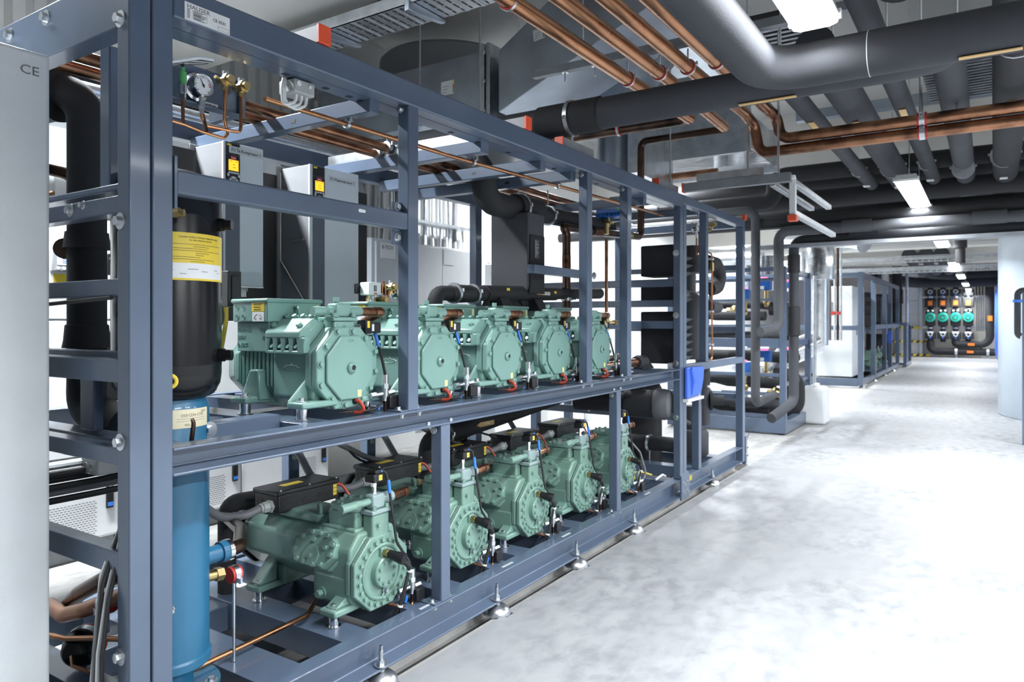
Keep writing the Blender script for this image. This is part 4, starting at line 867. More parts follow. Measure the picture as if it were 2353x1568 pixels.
# ================================================================= COPPER DISCHARGE PIPING AND CONTROL VALVE
q=thing('copper_pipe','thick tarnished copper riser and crossover behind the middle post','pipe',(-2.25,4.4,1.3))
build(MB().tube([(-2.25,4.05,.98),(-2.25,4.05,1.87),(-2.25,4.0,1.90),(-2.25,4.45,1.915),(-2.25,5.24,1.955),(-2.25,5.24,2.10),(-2.25,5.24,2.70),(-1.60,5.24,2.70)],.027,18,.055),'tube','copper_dark',q)
build(MB().tube([(-2.25,4.05,1.60),(-2.25,4.05,1.72)],.0285,16).tube([(-2.25,4.40,1.913),(-2.25,4.54,1.92)],.031,16),'sleeve','copper_scale',q)
build(MB().cyl((-2.25,4.93,1.94),(-2.25,5.02,1.945),.038,18).cyl((-2.25,4.96,1.88),(-2.25,4.97,2.05),.016,12),'brass_tee','brass',q)
clamp(q,(-2.25,4.05,1.44),(0,0,1),.028,'zinc',.02,(1,0,0),.04)
t=thing('valve_actuator','bright blue motor valve actuator with green buttons below the top beam','actuator',(-2.2,4.65,1.95))
build(MB().box(-2.32,-2.10,4.60,4.74,2.035,2.105),'casing','blue_plastic',t,bevel=.012,seg=3)
for k in range(7): build(MB().box(-2.315+k*.03,-2.297+k*.03,4.592,4.60,2.035,2.055),'cooling_fin','blue_plastic',t,bevel=.002)
build(MB().cyl((-2.135,4.60,2.08),(-2.135,4.592,2.08),.012,14).cyl((-2.10,4.67,2.09),(-2.092,4.67,2.09),.014,14),'green_button','green_cable',t)
build(B(-2.099,-2.0975,4.62,4.72,2.042,2.058),'white_caption','label_white',t)
build(MB().cyl((-2.25,4.66,1.97),(-2.25,4.66,2.035),.014,12).box(-2.28,-2.22,4.63,4.69,1.99,2.005),'valve_stem','brass',t)
pipe([(-2.12,4.02,1.20),(-2.12,4.02,1.93)],.010,'copper','bright copper drop line left of the slim double post',n=10)
q=thing('copper_line','slim copper line with brass valve right of the slim double post','pipe',(-2.05,4.22,.98)); build(MB().tube([(-2.05,4.22,.98),(-2.05,4.22,1.83)],.011,12),'tube','copper_dull',q)
build(MB().cyl((-2.05,4.22,1.24),(-2.05,4.22,1.33),.019,14).cyl((-2.05,4.20,1.29),(-2.03,4.30,1.29),.012,10).cyl((-2.03,4.29,1.29),(-2.03,4.315,1.29),.018,6),'brass_valve','brass',q); build(MB().cyl((-2.05,4.22,1.86),(-2.05,4.22,1.93),.016,12),'brass_union','brass',q)
q=thing('copper_pipe','thick copper pipe ending in a foam ring at the far upper deck','pipe',(-2.0,4.5,1.0))
build(MB().tube([(-2.02,4.10,1.012),(-2.02,4.62,1.012)],.030,18),'tube','copper_dull',q); build(MB().tube([(-2.02,4.62,1.012),(-2.02,4.76,1.012),(-2.10,4.84,1.012)],.043,20,.05),'foam_ring','foam_grey',q)
build(MB().prism([(4.66,.963),(4.88,.963),(4.74,1.05),(4.70,1.05)],'x',-2.06,-1.99),'foam_wedge','foam',q,bevel=.004)
pipe([(-2.06,4.12,1.05),(-2.06,4.42,1.058)],.024,'copper_dark','second dark copper pipe above the foam ring pipe',n=14)
# ================================================================= LOWER RIGHT VESSELS
c=fx(1537,930,-1.90)
q=thing('insulated_vessel','black foam vessel with rounded grey end cap under the middle rail','insulated vessel',(-2.2,c.y,c.z-.11))
build(MB().lathe([(.105,-.02),(.112,0),(.112,.05),(.102,.085),(.08,.10),(0,.105)],(-1.975,c.y-.02,c.z),(1,.15,0),30),'end_cap','foam_cap',q)
build(MB().lathe([(.07,-.62),(.07,-.25),(.10,-.22),(.10,0)],(-1.985,c.y-.02,c.z),(1,.15,0),26),'foam_body','foam',q,bevel=.006)
build(MB().cyl((-2.15,c.y,c.z+.02),(-2.15,c.y,c.z+.15),.055,20).cyl((-2.15,c.y,c.z+.10),(-2.15,c.y,c.z+.165),.065,20),'foam_branch','foam',q)
q=thing('foam_pipe','horizontal black foam pipe hung from a clamp at the far end of the lower row','insulated pipe',(-2.3,5.34,.28))
build(MB().tube([(-2.75,5.34,.34),(-1.97,5.34,.34)],.058,22),'foam_tube','foam',q); clamp(q,(-2.22,5.34,.34),(1,0,0),.060,'zinc',.022,(0,0,-1),.09)
q=thing('insulated_vessel','dark upright foam vessel behind the hung foam pipe','insulated vessel',(-2.45,5.6,.15)); build(MB().lathe([(.0,.10),(.16,.11),(.18,.15),(.18,.74),(.16,.78),(0,.79)],(-2.42,5.62,0),(0,0,1),28),'foam_shell','foam',q)
q=thing('insulated_vessel','grey foam drum on the base of the second frame bay','insulated vessel',(-2.0,5.75,.18)); build(MB().lathe([(.0,.183),(.11,.187),(.128,.21),(.128,.38),(.11,.405),(.075,.41),(.072,.60),(0,.602)],(-2.03,5.80,0),(0,0,1),28),'foam_shell','foam_grey',q)
pipe([(-2.03,5.58,.95),(-2.03,5.58,.50),(-2.0,5.63,.47)],.022,'foam_grey','thin foam drop with rounded end behind the second bay post','insulated pipe',name='foam_pipe',fil=.04,n=16)
q=thing('foam_pipe','tall grey foam riser with a flange disc in the second frame bay','insulated pipe',(-2.0,6.05,.4)); build(MB().cyl((-2.03,6.05,.41),(-2.03,6.05,.98),.062,22),'foam_tube','foam_grey',q); build(MB().cyl((-1.985,6.08,.62),(-1.965,6.09,.62),.085,24),'flange_disc','foam',q); build(MB().cyl((-1.965,6.09,.62),(-1.88,6.14,.62),.042,20),'foam_stub','foam',q); build(B(-1.98,-1.966,6.01,6.10,.735,.755),'white_band','label_white',q)
pipe([(-2.12,4.42,.52),(-2.05,4.50,.53),(-1.98,4.60,.40),(-1.96,4.66,.24),(-1.98,4.60,.185)],.007,'cable_grey','grey hose drooping in front of the farthest lower compressor','cable','hose',fil=.06,n=8)
pipe([(-1.93,4.75,.19),(-1.91,4.83,.215),(-1.90,4.86,.20)],.008,'white_plastic','white hose end by the frame joint','cable','hose',fil=.02,n=8)
pipe([(-2.02,4.60,.215),(-2.06,4.66,.245),(-2.02,4.74,.235),(-1.97,4.78,.215)],.006,'yellow_cable','yellow green earth wire loop at the frame joint','cable','earth_wire',fil=.03,n=8)
# ================================================================= SECOND BAY
for k,(z0,z1,l) in enumerate(((.985,1.37,'lower'),(1.43,1.60,'middle'),(1.63,1.86,'upper'))):
    q=thing('heat_exchanger','%s black foam clad exchanger block behind the bay joint'%l,'heat exchanger',(-2.05,5.2,z0),'foam clad exchanger blocks of the second bay')
    build(B(-2.16,-1.90,5.02,5.26,z0,z1),'foam_jacket','foam',q,bevel=.012,seg=3)
    n_=int((z1-z0)/.058)
    for j in range(n_):
        z=z0+.012+j*.058
        build(MB().tube([(-1.93,5.27,z+.02),(-1.915,5.34,z+.018),(-1.90,5.43,z+.03)],[.020,.016,.002],8),'foam_corrugation','foam_mid',q)
q=thing('foam_pipe','grey foam column between the bay posts','insulated pipe',(-2.02,5.75,.99)); build(MB().lathe([(.135,.99),(.135,1.40),(.10,1.49),(.045,1.53),(.045,1.72)],(-2.03,5.74,0),(0,0,1),30),'foam_shell','foam_mid',q); build(MB().cyl((-2.03,5.78,1.70),(-2.03,5.78,1.76),.085,24).cyl((-2.03,5.78,1.76),(-2.03,5.78,1.92),.06,20),'foam_head','foam',q)
build(MB().tube([(-2.03,5.82,1.50),(-1.98,5.95,1.50)],.046,18),'steel_sleeve','zinc',q); clamp(q,(-2.0,5.90,1.50),(.35,.93,0),.047,'zinc',.02,None,0)
X=-1.93
t=thing('pressure_gauge','small pressure gauge at the top of the second frame bay','gauge',(X,5.62,2.0)); gauge(t,(X,5.60,2.05),.036)
t=thing('valve_cluster','brass valve pair with copper tails beside the bay two gauge','valve',(X,5.75,1.9))
for y,z in ((5.72,2.07),(5.83,2.05),(5.98,2.11)): build(MB().cyl((X-.03,y,z),(X+.02,y,z),.022,6).cyl((X+.02,y,z),(X+.04,y,z),.016,12).cyl((X,y,z-.045),(X,y,z),.011,10),'brass_body','brass',t)
build(MB().tube([(X,5.72,2.04),(X,5.72,1.90),(X,5.85,1.88),(X,5.99,1.86),(X,5.99,1.80)],.007,8,.03).tube([(X,5.83,2.02),(X,5.83,1.89)],.006,8),'capillary','copper',t); build(MB().tube([(X,5.60,1.96),(X,5.60,1.83),(X,5.66,1.83),(X,5.665,2.0)],.006,8,.02),'capillary','copper_dull',t)
build(MB().cyl((X,5.85,2.02),(X,5.85,2.16),.010,10),'green_plug','green_cable',t)
q=thing('copper_line','slim copper line with a brass fitting on the second bay','pipe',(X,5.99,.95)); build(MB().tube([(X,5.99,1.80),(X,5.99,.98),(X,5.90,.965)],.0075,10,.03),'tube','copper',q); build(MB().cyl((X,5.99,1.72),(X,5.99,1.79),.016,6),'brass_fitting','brass',q)
for z in (1.82,1.38,1.10): clamp(q,(X,5.99,z),(0,0,1),.009,'zinc',.016,(-1,0,0),.03)
t=thing('bag_holder','bright blue plastic bag hanging on a white shelf at the second bay','bag',(-1.78,5.48,.70))
ya,yb=fx(1578,850,-1.775).y,fx(1617,850,-1.775).y; zt=fx(1597,842,-1.775).z; zb=fx(1597,912,-1.775).z
build(MB().prism([(ya,zt),(yb,zt-.01),(yb-.015,zt-.10),(yb-.075,zb+.01),(ya,zb)],'x',-1.795,-1.768),'blue_bag','blue_crate',t,bevel=.010,seg=3)
build(MB().tube([(-1.766,ya+.06,zt-.01),(-1.764,ya+.10,zt-.10),(-1.766,ya+.08,zb+.02)],[.014,.02,.006],8),'bag_fold','blue_crate',t)
build(B(-1.80,-1.755,ya-.02,yb-.05,zb-.025,zb-.003),'shelf','white_paint',t,bevel=.003); build(B(-1.798,-1.79,yb-.045,yb-.035,zb-.02,zb+.10),'shelf_upright','white_paint',t)
build(B(-1.90,-1.86,ya-.05,ya+.16,zt+.0,zt+.03),'crate_rim','white_paint',t,bevel=.003)
pipe([(-1.98,6.02,1.80),(-1.98,6.22,1.80),(-1.98,6.36,1.72),(-1.98,6.30,1.60),(-1.98,6.05,1.57)],.062,'foam','black foam return bend in the second frame bay','insulated pipe',name='foam_pipe',fil=.10,n=20)
pipe([(-1.98,6.06,1.42),(-1.98,6.35,1.42),(-2.3,6.40,1.42)],.05,'foam_grey','grey foam pipe below the return bend','insulated pipe',name='foam_pipe',fil=.08,n=18)
build(B(-2.05,-2.0,6.07,6.20,1.47,1.56),'cable_box','black_plastic',bevel=.004,label='black box under the foam return bend',cat='switch box')
# ================================================================= NEAR END OF THE RACK (left edge)
q=thing('foam_pipe','thick black foam riser with flared collars behind the near end frame','insulated pipe',(-2.55,1.25,.98))
build(MB().tube([(-2.30,1.25,.965),(-2.56,1.25,1.0),(-2.554,1.25,1.12),(-2.554,1.25,2.06),(-2.76,1.16,2.12)],.060,26,.12),'foam_tube','foam',q)
build(MB().lathe([(.062,1.595),(.066,1.60),(.071,1.555),(.073,1.545),(.060,1.545)],(-2.554,1.25,0),(0,0,1),26),'foam_collar','foam',q); build(MB().lathe([(.060,1.29),(.066,1.285),(.070,1.235),(.075,1.21),(.060,1.21)],(-2.554,1.25,0),(0,0,1),26),'foam_collar','foam',q)
build(MB().lathe([(.100,0),(.102,.006),(.102,.03),(.06,.035)],(-2.66,1.19,2.085),(.92,.36,-.14),30),'foam_cuff','foam',q)
pipe([(-2.68,1.20,2.09),(-2.98,1.05,2.04),(-3.6,.75,2.0)],.098,'foam_grey','wide grey foam pipe behind the white cabinet','insulated pipe',name='foam_pipe',fil=.1,n=24)
pipe([(-2.72,1.30,1.40),(-2.72,1.30,1.82),(-2.74,1.12,1.84),(-2.76,1.05,1.70)],.022,'copper_dark','tarnished copper swan neck left of the foam riser',fil=.06)
pipe([(-2.72,1.28,1.55),(-2.60,1.20,1.545)],.035,'copper_dark','short dark copper tee beside the foam riser',n=18)
pipe([(-2.80,1.10,1.655),(-2.60,1.08,1.668),(-2.46,1.06,1.69),(-2.43,1.09,1.70)],.0075,'copper_dull','thin copper line clipped across the near end rail',fil=.03,n=8)
pipe([(-2.62,1.06,1.40),(-2.60,.975,1.35),(-2.40,.975,1.34),(-1.87,.975,1.36)],.006,'rubber','thin dark wire tied under the near end rail','cable','wire',fil=.02,n=8)
for k,(pts,r,m_,l) in enumerate((([(-2.62,1.22,.33),(-2.50,1.20,.40),(-2.35,1.20,.475),(-2.18,1.22,.535),(-2.02,1.25,.60)],.026,'copper_dark','thick tarnished copper pipe rising behind the near post foot'),
    ([(-2.66,1.18,.335),(-2.50,1.15,.345),(-2.36,1.15,.395),(-2.18,1.16,.47),(-2.05,1.17,.53)],.024,'copper_dull','mottled copper pipe with a red clamp low behind the near post'),
    ([(-2.62,1.10,.283),(-2.42,1.12,.30),(-2.25,1.14,.335),(-2.1,1.16,.36)],.0085,'copper','thin copper line above the round black filter'))):
    q=thing('copper_pipe',l,'pipe',pts[0]); build(MB().tube(pts,r,16,.06),'tube',m_,q)
    if k==1: clamp(q,(-2.24,1.157,.440),V((.45,.02,.19)),.027,'zinc',.02,(0,0,-1),.06,'red_rubber')
t=thing('filter_drum','round black filter drum in a steel strap at the bottom left','filter',(-2.41,1.14,.19)); d=V((.55,-.78,-.05)).normalized(); c0=V((-2.44,1.19,.252))
build(MB().lathe([(0,-.03),(.052,-.028),(.060,-.02),(.060,.03),(.052,.04),(.045,.062),(.03,.075),(0,.08)],c0,d,28),'drum','black_gloss',t); build(MB().lathe([(.0605,-.004),(.0625,-.004),(.0625,.022),(.0605,.022)],c0,d,28),'strap','zinc',t); build(MB().lathe([(.0602,-.014),(.0615,-.014),(.0615,-.004),(.0602,-.004)],c0,d,28),'red_liner','red_rubber',t); build(MB().tube([c0+d*.08,c0+d*.10+V((.03,0,-.01)),c0+V((.16,-.03,-.05))],.006,8),'outlet_line','copper',t)
for x in (-2.38,): build(MB().cyl((x-.06,1.19,.183),(x-.06,1.19,.20),.012,12),'stud','zinc',t)
for k in range(6):
    o=(k-2.5)*.011
    pipe([(-1.92+o*.8,1.07,1.0),(-1.92+o*.8,1.06,.80+.02*k),(-1.89+o*.9,.972-.004*(k%3),.64-.012*k),(-1.895+o*.9,.958-.006*(k%2),.45),(-1.91+o,.955,.30),(-1.955+o*2.2,.95,.12),(-2.0+o*4,.94,.006)],.0055,['white_plastic','cable_grey','rubber'][k%3],'%s control cable of the tied bundle down the near post, %s of six'%(['white','grey','black'][k%3],['first','second','third','fourth','fifth','last'][k]),'cable','control_cable',fil=.06,n=8,group='tied cables at the foot of the near post')
build(MB().ring((-1.917,.954,.275),(.2,0,1),.030,.005,18,6),'cable_tie','white_plastic',label='white cable tie around the cables at the near post foot',cat='cable tie')
for k in range(6):
    z=fx(200,1098,-2.85).z+.06-.024*k
    pipe([(-2.85+.02*(k%2),.98,z),(-2.85+.02*(k%2),1.4,z),(-2.85+.01*k,1.64,z+.01)],.0125,['zinc','rubber','rubber','rubber','cable_grey','rubber'][k],'dark cable in the bundle along the back base, line %s from the top'%['one','two','three','four','five','six'][k],'cable','power_cable',fil=.05,n=8,group='power cables along the back base')
t=thing('junction_box','grey cable junction box under the near end rail','junction box',(-2.55,1.15,.56)); a=fx(235,1068,-2.80); build(MB().box(-2.86,-2.74,a.y-.05,a.y+.16,a.z-.03,a.z+.04),'box_body','grey_plastic',t,bevel=.008)
for x in (-2.82,-2.78): build(MB().ring((x,a.y-.05,a.z),(0,1,0),.014,.002,16,6),'knockout','grey_plastic',t)
build(MB().box(-2.77,-2.55,1.30,1.55,1.02,1.26).box(-2.72,-2.60,1.29,1.30,1.10,1.17),'control_unit','charcoal',bevel=.005,label='dark control unit low behind the near end frame',cat='control unit')
build(MB().box(-2.70,-2.62,1.285,1.29,1.165,1.18),'warning_sticker','orange_label',label='orange and white warning sticker on the dark control unit',cat='sticker')
build(MB().cyl((-2.56,1.22,1.0),(-2.56,1.22,1.06),.012,6).box(-2.59,-2.55,1.20,1.24,1.06,1.11),'solenoid_coil','black_plastic',label='small black solenoid coil below the near end rail',cat='valve')
# white cabinet at the left edge
t=thing('control_cabinet','big white textured steel cabinet filling the left edge, marked CE','cabinet',(-2.4,.1,0))
build(B(-2.75,-2.09,-.75,.93,.10,2.011),'body','white_cabinet_paint',t,bevel=.012,seg=3); build(B(-2.73,-2.11,-.73,.91,0,.10),'plinth','charcoal',t)
text('CE',.034,(-2.0893,.855,1.945),(0,1,0),(0,0,1),'lettering','ink_grey',t,sx=1.15)
# floor fittings and small box under the base
t=thing('socket_box','white two way connection box on the floor under the base frame','junction box',(-2.05,1.70,0)); build(MB().box(-2.04,-1.94,1.61,1.73,0.0,.062),'box_body','white_plastic',t,bevel=.008)
for y in (1.64,1.695): build(MB().ring((-1.99,y,.062),(0,0,1),.014,.002,14,6),'knockout','white_plastic',t)
brassvalve((-2.07,1.155,.215),'brass cap standing on the base at the foot of the corner post',None,(0,0,1))
# ================================================================= CONCRETE BEAMS, AIR DUCTS AND OVERHEAD STEEL
build(B(-5,6.3,2.25,2.92,3.0,CEIL),'trim_2','concrete_beam',kind='structure',label='cream concrete beam at the top left')
build(B(-5,6.3,9.9,10.4,3.02,CEIL),'trim_3','concrete_beam',kind='structure',label='long concrete beam above the second frame')
build(B(-5,6.3,14.6,15.0,2.60,CEIL),'trim_4','concrete_beam',kind='structure',label='far concrete beam above the wire trays')
build(B(-5,6.3,14.58,14.6,2.60,2.66),'trim_5','wall_paint',kind='structure')
build(B(-5,6.3,21,21.4,2.75,CEIL),'trim_6','concrete_beam',kind='structure')
def sticker(par,p,x,u,w,h):
    p=V(p); x=V(x).normalized(); u=V(u).normalized(); n=x.cross(u)
    def bx(a0,a1,b0,b1,t,nm,m,pa):
        vs=[p+x*a+u*b+n*c for c in (0,t) for a,b in ((a0,b0),(a1,b0),(a1,b1),(a0,b1))]
        return build(MB().add(vs,[(3,2,1,0),(4,5,6,7),(0,1,5,4),(1,2,6,5),(2,3,7,6),(3,0,4,7)]),nm,m,pa)
    s=bx(0,w,0,h,.002,'label_sticker','label_white',par)
    for k,c in enumerate(('label_yellow','ink_red','green_cable')): bx(w*.88,w*.97,h*(.98-.3*k-.3),h*(.98-.3*k),.0026,'colour_field',c,s)
    for k in range(3): bx(w*.1,w*(.4+.1*k),h*(.2+.2*k),h*(.23+.2*k),.0024,'print_line','ink_grey',s)
Y=4.08
P=lambda px,py,y=Y:(lambda v:(v.x,v.z))(fy(px,py,y))
t=thing('air_duct','galvanised rectangular air duct with an upright joint flange behind the top beam','air duct',(-3.2,4.3,2.74))
build(B(-4.6,-2.895,4.08,4.45,2.742,3.182),'duct_run','duct_steel',t,bevel=.004)
for x in (-2.93,-2.885): build(B(x,x+.03,4.05,4.50,2.70,3.22),'joint_flange','zinc',t,bevel=.003)
for z in (2.76,2.96,3.16): bolt(t,(-2.90,4.05,z),(0,-1,0),.010,.012)
sticker(t,(-3.30,4.078,2.93),(1,0,0),(0,0,1),.12,.10)
pl=[P(1146,258),P(1310,140),P(1600,-60),P(1330,-70),P(1262,0),P(1146,116)]
t=thing('air_duct','sloping galvanised duct rising to the right above the copper pipes','air duct',(-2.4,4.4,2.8)); build(MB().prism(pl,'y',4.08,4.7),'duct_shell','duct_steel',t,bevel=.004)
a=fy(1227,96,4.078); sticker(t,(a.x,4.079,a.z),(1,0,.12),(-.12,0,1),.085,.075)
pl=[P(1180,292,5.3),P(1345,235,5.3),P(1430,150,5.3),P(1500,60,5.3),P(1310,135,5.3),P(1120,275,5.3)]
t=thing('air_duct','dark duct transition with a tilted sticker below the sloping duct','air duct',(-2.6,5.6,2.9)); build(MB().prism(pl,'y',5.3,6.0),'duct_shell','duct_steel',t,bevel=.004)
a=fy(1268,208,5.298); sticker(t,(a.x,5.299,a.z),(1,0,.75),(-.75,0,1),.13,.055)
pl=[P(1300,70,6.6),P(1480,125,6.6),P(1730,70,6.6),P(1730,20,6.6),P(1300,20,6.6)]
t=thing('air_duct','broad blue grey duct end high above the copper pipes','air duct',(-2.5,7,3.6)); build(MB().prism(pl,'y',6.6,7.6),'duct_shell','duct_steel',t,bevel=.004)
build(B(-3.05,-2.2,6.57,6.6,3.55,3.60),'joint_flange','zinc',t)
c=fy(925,97,4.55); R=.62
t=thing('air_drum','huge dark round ventilation drum near the ceiling behind the top beam','air duct',(c.x,4.55+R,2.6)); build(MB().lathe([(0,2.62),(R-.01,2.62),(R,2.66),(R,c.z-.03),(R-.03,c.z),(0,c.z)],(c.x,4.55+R,0),(0,0,1),64),'drum_shell','grey_side',t)
t=thing('air_duct','bright galvanised duct with a round spigot over the far end of the rack','air duct',(-2.2,6.6,2.75))
a=fz(1500,398,2.75); b=fz(1740,352,2.75)
build(B(a.x-.1,b.x,a.y-.6,a.y+.35,2.75,3.05),'duct_run','foil',t,bevel=.006); build(B(a.x-.15,b.x+.03,a.y-.64,a.y-.60,2.70,3.10),'joint_flange','zinc',t); build(B(a.x-.15,b.x+.03,a.y+.35,a.y+.38,2.70,3.10),'joint_flange','zinc',t)
build(MB().cyl((-1.95,a.y-.1,2.68),(-1.95,a.y-.1,2.75),.14,28),'round_spigot','zinc',t)
t=thing('air_duct','round silver duct stub standing behind the big foam pipe','air duct',(-2.6,5.2,2.4)); a=fy(1415,345,5.6); build(MB().cyl((a.x,5.6,2.50),(a.x,5.6,3.0),.16,32),'duct_shell','duct_steel',t); build(B(a.x+.2,a.x+.28,5.4,6.2,2.5,3.05),'side_frame','zinc',t)
def strut(name,x0,x1,y,z,lab,h=.045,w=.045,axis='x',cap=None,grp=None,m='strut_steel'):
    t=thing('strut_rail',lab,'strut',(x0,y,z),grp)
    pr=[(-w/2,z),(w/2,z),(w/2,z+h),(w*.22,z+h),(w*.22,z+h*.8),(-w*.22,z+h*.8),(-w*.22,z+h),(-w/2,z+h)]
    if axis=='x': build(MB().prism([(y+p[0],p[1]) for p in pr],'x',x0,x1),'profile',m,t)
    else: build(MB().prism([(x0+p[0],p[1]) for p in pr],'y',y,x1),'profile',m,t)
    if cap:
        for e in cap:
            if axis=='x': build(B(e-.006,e+.006,y-w/2-.003,y+w/2+.003,z-.003,z+h+.003),'end_cap','orange_cap',t,bevel=.002)
            else: build(B(x0-w/2-.003,x0+w/2+.003,e-.006,e+.006,z-.003,z+h+.003),'end_cap','orange_cap',t,bevel=.002)
    return t
s1=strut('strut_rail',-2.34,-.55,3.80,2.80,'ceiling hung strut rail carrying the four copper pipes')
for x in (-2.0,-1.2): build(MB().cyl((x,3.8,2.84),(x,3.8,CEIL),.006,8),'threaded_rod','zinc',s1)
for x in (-2.12,-1.92): build(MB().cyl((x,3.8,2.80),(x,3.8,2.74),.005,8).cyl((x,3.8,2.80),(x,3.8,2.795),.022,12),'hanging_stud','zinc',s1)
strut('strut_rail',-2.7,-1.0,2.86,2.97,'dark strut rail above the perforated cable tray')
e=fx(737,90,-1.84)
e.y=1.62
strut('strut_rail',-2.1,-1.80,e.y,2.203,'strut with an orange end cap on the top beam near the cable tray',.055,.045,'x',(-1.80,),None,'grey_side')
for y in (2.87,): strut('strut_rail',-2.1,-1.80,y,2.203,'strut with an orange end cap left of the big foam pipe clamp',.055,.045,'x',(-1.80,),None,'grey_side')
strut('strut_rail',-1.86,3.62,3.27,2.203,'strut on the top beam below the big foam pipe clamp, orange cap to the left',.055,.045,'y',(3.27,))
strut('strut_rail',-1.86,4.95,4.58,2.203,'short strut with dark red caps at the far end of the first bay',.055,.045,'y',(4.58,))
a=fy(1818,410,4.95)
strut('strut_rail',-1.6,2.5,8.35,fy(1950,392,8.35).z,'long strut rail behind the foam pipes of the aisle ceiling',.09,.06)
r_=strut('strut_rail',-1.80,a.x,4.95,2.215,'strut rail running right from the frame joint to a white hanger',.06,.05,'x',(-1.80,))
build(B(-1.7,-1.25,4.93,4.97,2.28,2.33),'upper_profile','zinc',r_)
build(B(-1.82,-1.79,6.49,6.53,2.2,2.25),'end_cap','orange_cap',label='small orange cap on the far corner of the frame',cat='cap',bevel=.003)
for x in (-1.35,-1.15): build(MB().cyl((x,4.95,2.27),(x,4.95,CEIL),.008,8),'threaded_rod','zinc',r_)
# hanger trapeze to the right of the rack
q=thing('pipe_hanger','white steel hanger bracket with a red end cap over the second frame','strut',(-.9,5.6,2.0))
hx=a.x
build(MB().box(hx-.02,hx+.02,4.98,5.02,1.995,2.25),'drop_leg','white_paint',q,bevel=.004); build(B(hx-.028,hx+.028,4.965,5.03,1.96,2.0),'end_cap','orange_cap',q,bevel=.003)
for x in (hx,hx-.13): build(B(x-.02,x+.02,5.0,6.3,2.205,2.24),'arm','zinc',q,bevel=.003)
build(B(hx-.02,hx+.02,5.02,6.5,2.0,2.035),'lower_arm','zinc',q,bevel=.003)
build(B(hx-.26,hx+.02,4.96,5.0,2.235,2.26),'cross_arm','white_paint',q,bevel=.003)
# perforated cable tray at the top left
t=thing('cable_tray','perforated galvanised cable tray above the top beam','cable tray',(-2.6,2.77,2.85))
build(B(-3.6,-1.3,2.66,2.885,2.85,2.854),'tray_floor','zinc',t)
for y in (2.66,2.88): build(B(-3.6,-1.3,y,y+.004,2.85,2.91),'tray_side','zinc',t)
sl=MB()
for k in range(46):
    x=-3.58+k*.05
    for y0,y1 in ((2.675,2.705),(2.715,2.765),(2.78,2.83),(2.84,2.87)): sl.box(x,x+.009,y0,y1,2.8488,2.8502)
build(sl,'perforations','ink',t,kind='stuff')
rb=MB()
for k in range(23): rb.box(-3.56+k*.1,-3.55+k*.1,2.665,2.88,2.846,2.850)
build(rb,'embossed_ribs','zinc',t,kind='stuff')
for x in (-2.95,-2.35): build(MB().prism([(2.62,2.848),(2.90,2.848),(2.90,2.83),(2.66,2.80),(2.62,2.80)],'x',x,x+.03),'cantilever_bracket','duct_steel',t,bevel=.003)
pipe([(-2.35,3.9,3.4),(-1.3,3.9,3.4)],.025,'red_pipe','dark red pipe end near the ceiling left of the copper pipes',n=14)
for k,(px,py,y) in enumerate(((965,90,4.0),(1103,160,4.0),(1307,100,4.9),(1540,430,5.2))):
    a=fy(px,py,y); build(MB().cyl((a.x,y,2.3 if k==3 else a.z-.35),(a.x,y,CEIL),.006,8),'threaded_rod','zinc',label=['thin threaded rod in front of the dark ventilation drum','thin threaded rod in front of the duct joint flange','thin threaded rod beside the sloping duct','long threaded rod standing on the strut at the bay joint'][k],cat='rod')
# ================================================================= FOUR COPPER PIPES AND THEIR BENDS
ZC=2.70; XS=(-1.745,-1.55,-1.385,-1.227)
LC=['leftmost of the four big copper pipes at the ceiling','second from left of the four big copper pipes at the ceiling','third from left of the four big copper pipes at the ceiling','rightmost of the four big copper pipes at the ceiling']
ends=[[(-1.715,4.84,ZC),(-3.1,4.84,ZC)],[(-1.58,5.18,ZC)],[(-1.36,4.90,ZC),(-1.335,5.06,2.65),(-1.31,5.09,2.46),(1.2,5.09,2.46)],[(-1.205,4.88,ZC),(-1.18,5.03,2.67),(-1.16,5.06,2.53),(1.2,5.06,2.535)]]
for k,x in enumerate(XS):
    q=thing('copper_pipe',LC[k],'pipe',(x,3.0,ZC),'big copper pipes at the ceiling')
    build(MB().tube([(x,-1.2,ZC),(x+.01,3.9,ZC)]+[ends[k][0]],.0375,20),'tube','copper',q)
    if len(ends[k])>1: build(MB().tube([V(ends[k][0])+(V((x,3.9,ZC))-V(ends[k][0])).normalized()*.12]+ends[k],.036,18,.07),'bend','copper_dark' if k==0 else 'copper_dull',q)
    clamp(q,(x+.01,3.85,ZC),(0,1,0),.038,'zinc',.016,None,.06,'red_rubber')
    if k==0: clamp(q,(x,2.62,ZC),(0,1,0),.038,'zinc',.016,None,.06,'red_rubber'); clamp(q,(-2.25,4.84,ZC),(1,0,0),.037,'zinc',.018,None,.1,'red_rubber')
    if k>1: clamp(q,(-.33,ends[k][-1][1],ends[k][-1][2]),(1,0,0),.037,'zinc',.03,None,.12 if k==3 else .0,'red_rubber')
pipe([(-2.9,6.2,2.6),(-1.95,6.2,2.6)],.03,'copper_dull','short copper pipe above the far end of the rack')
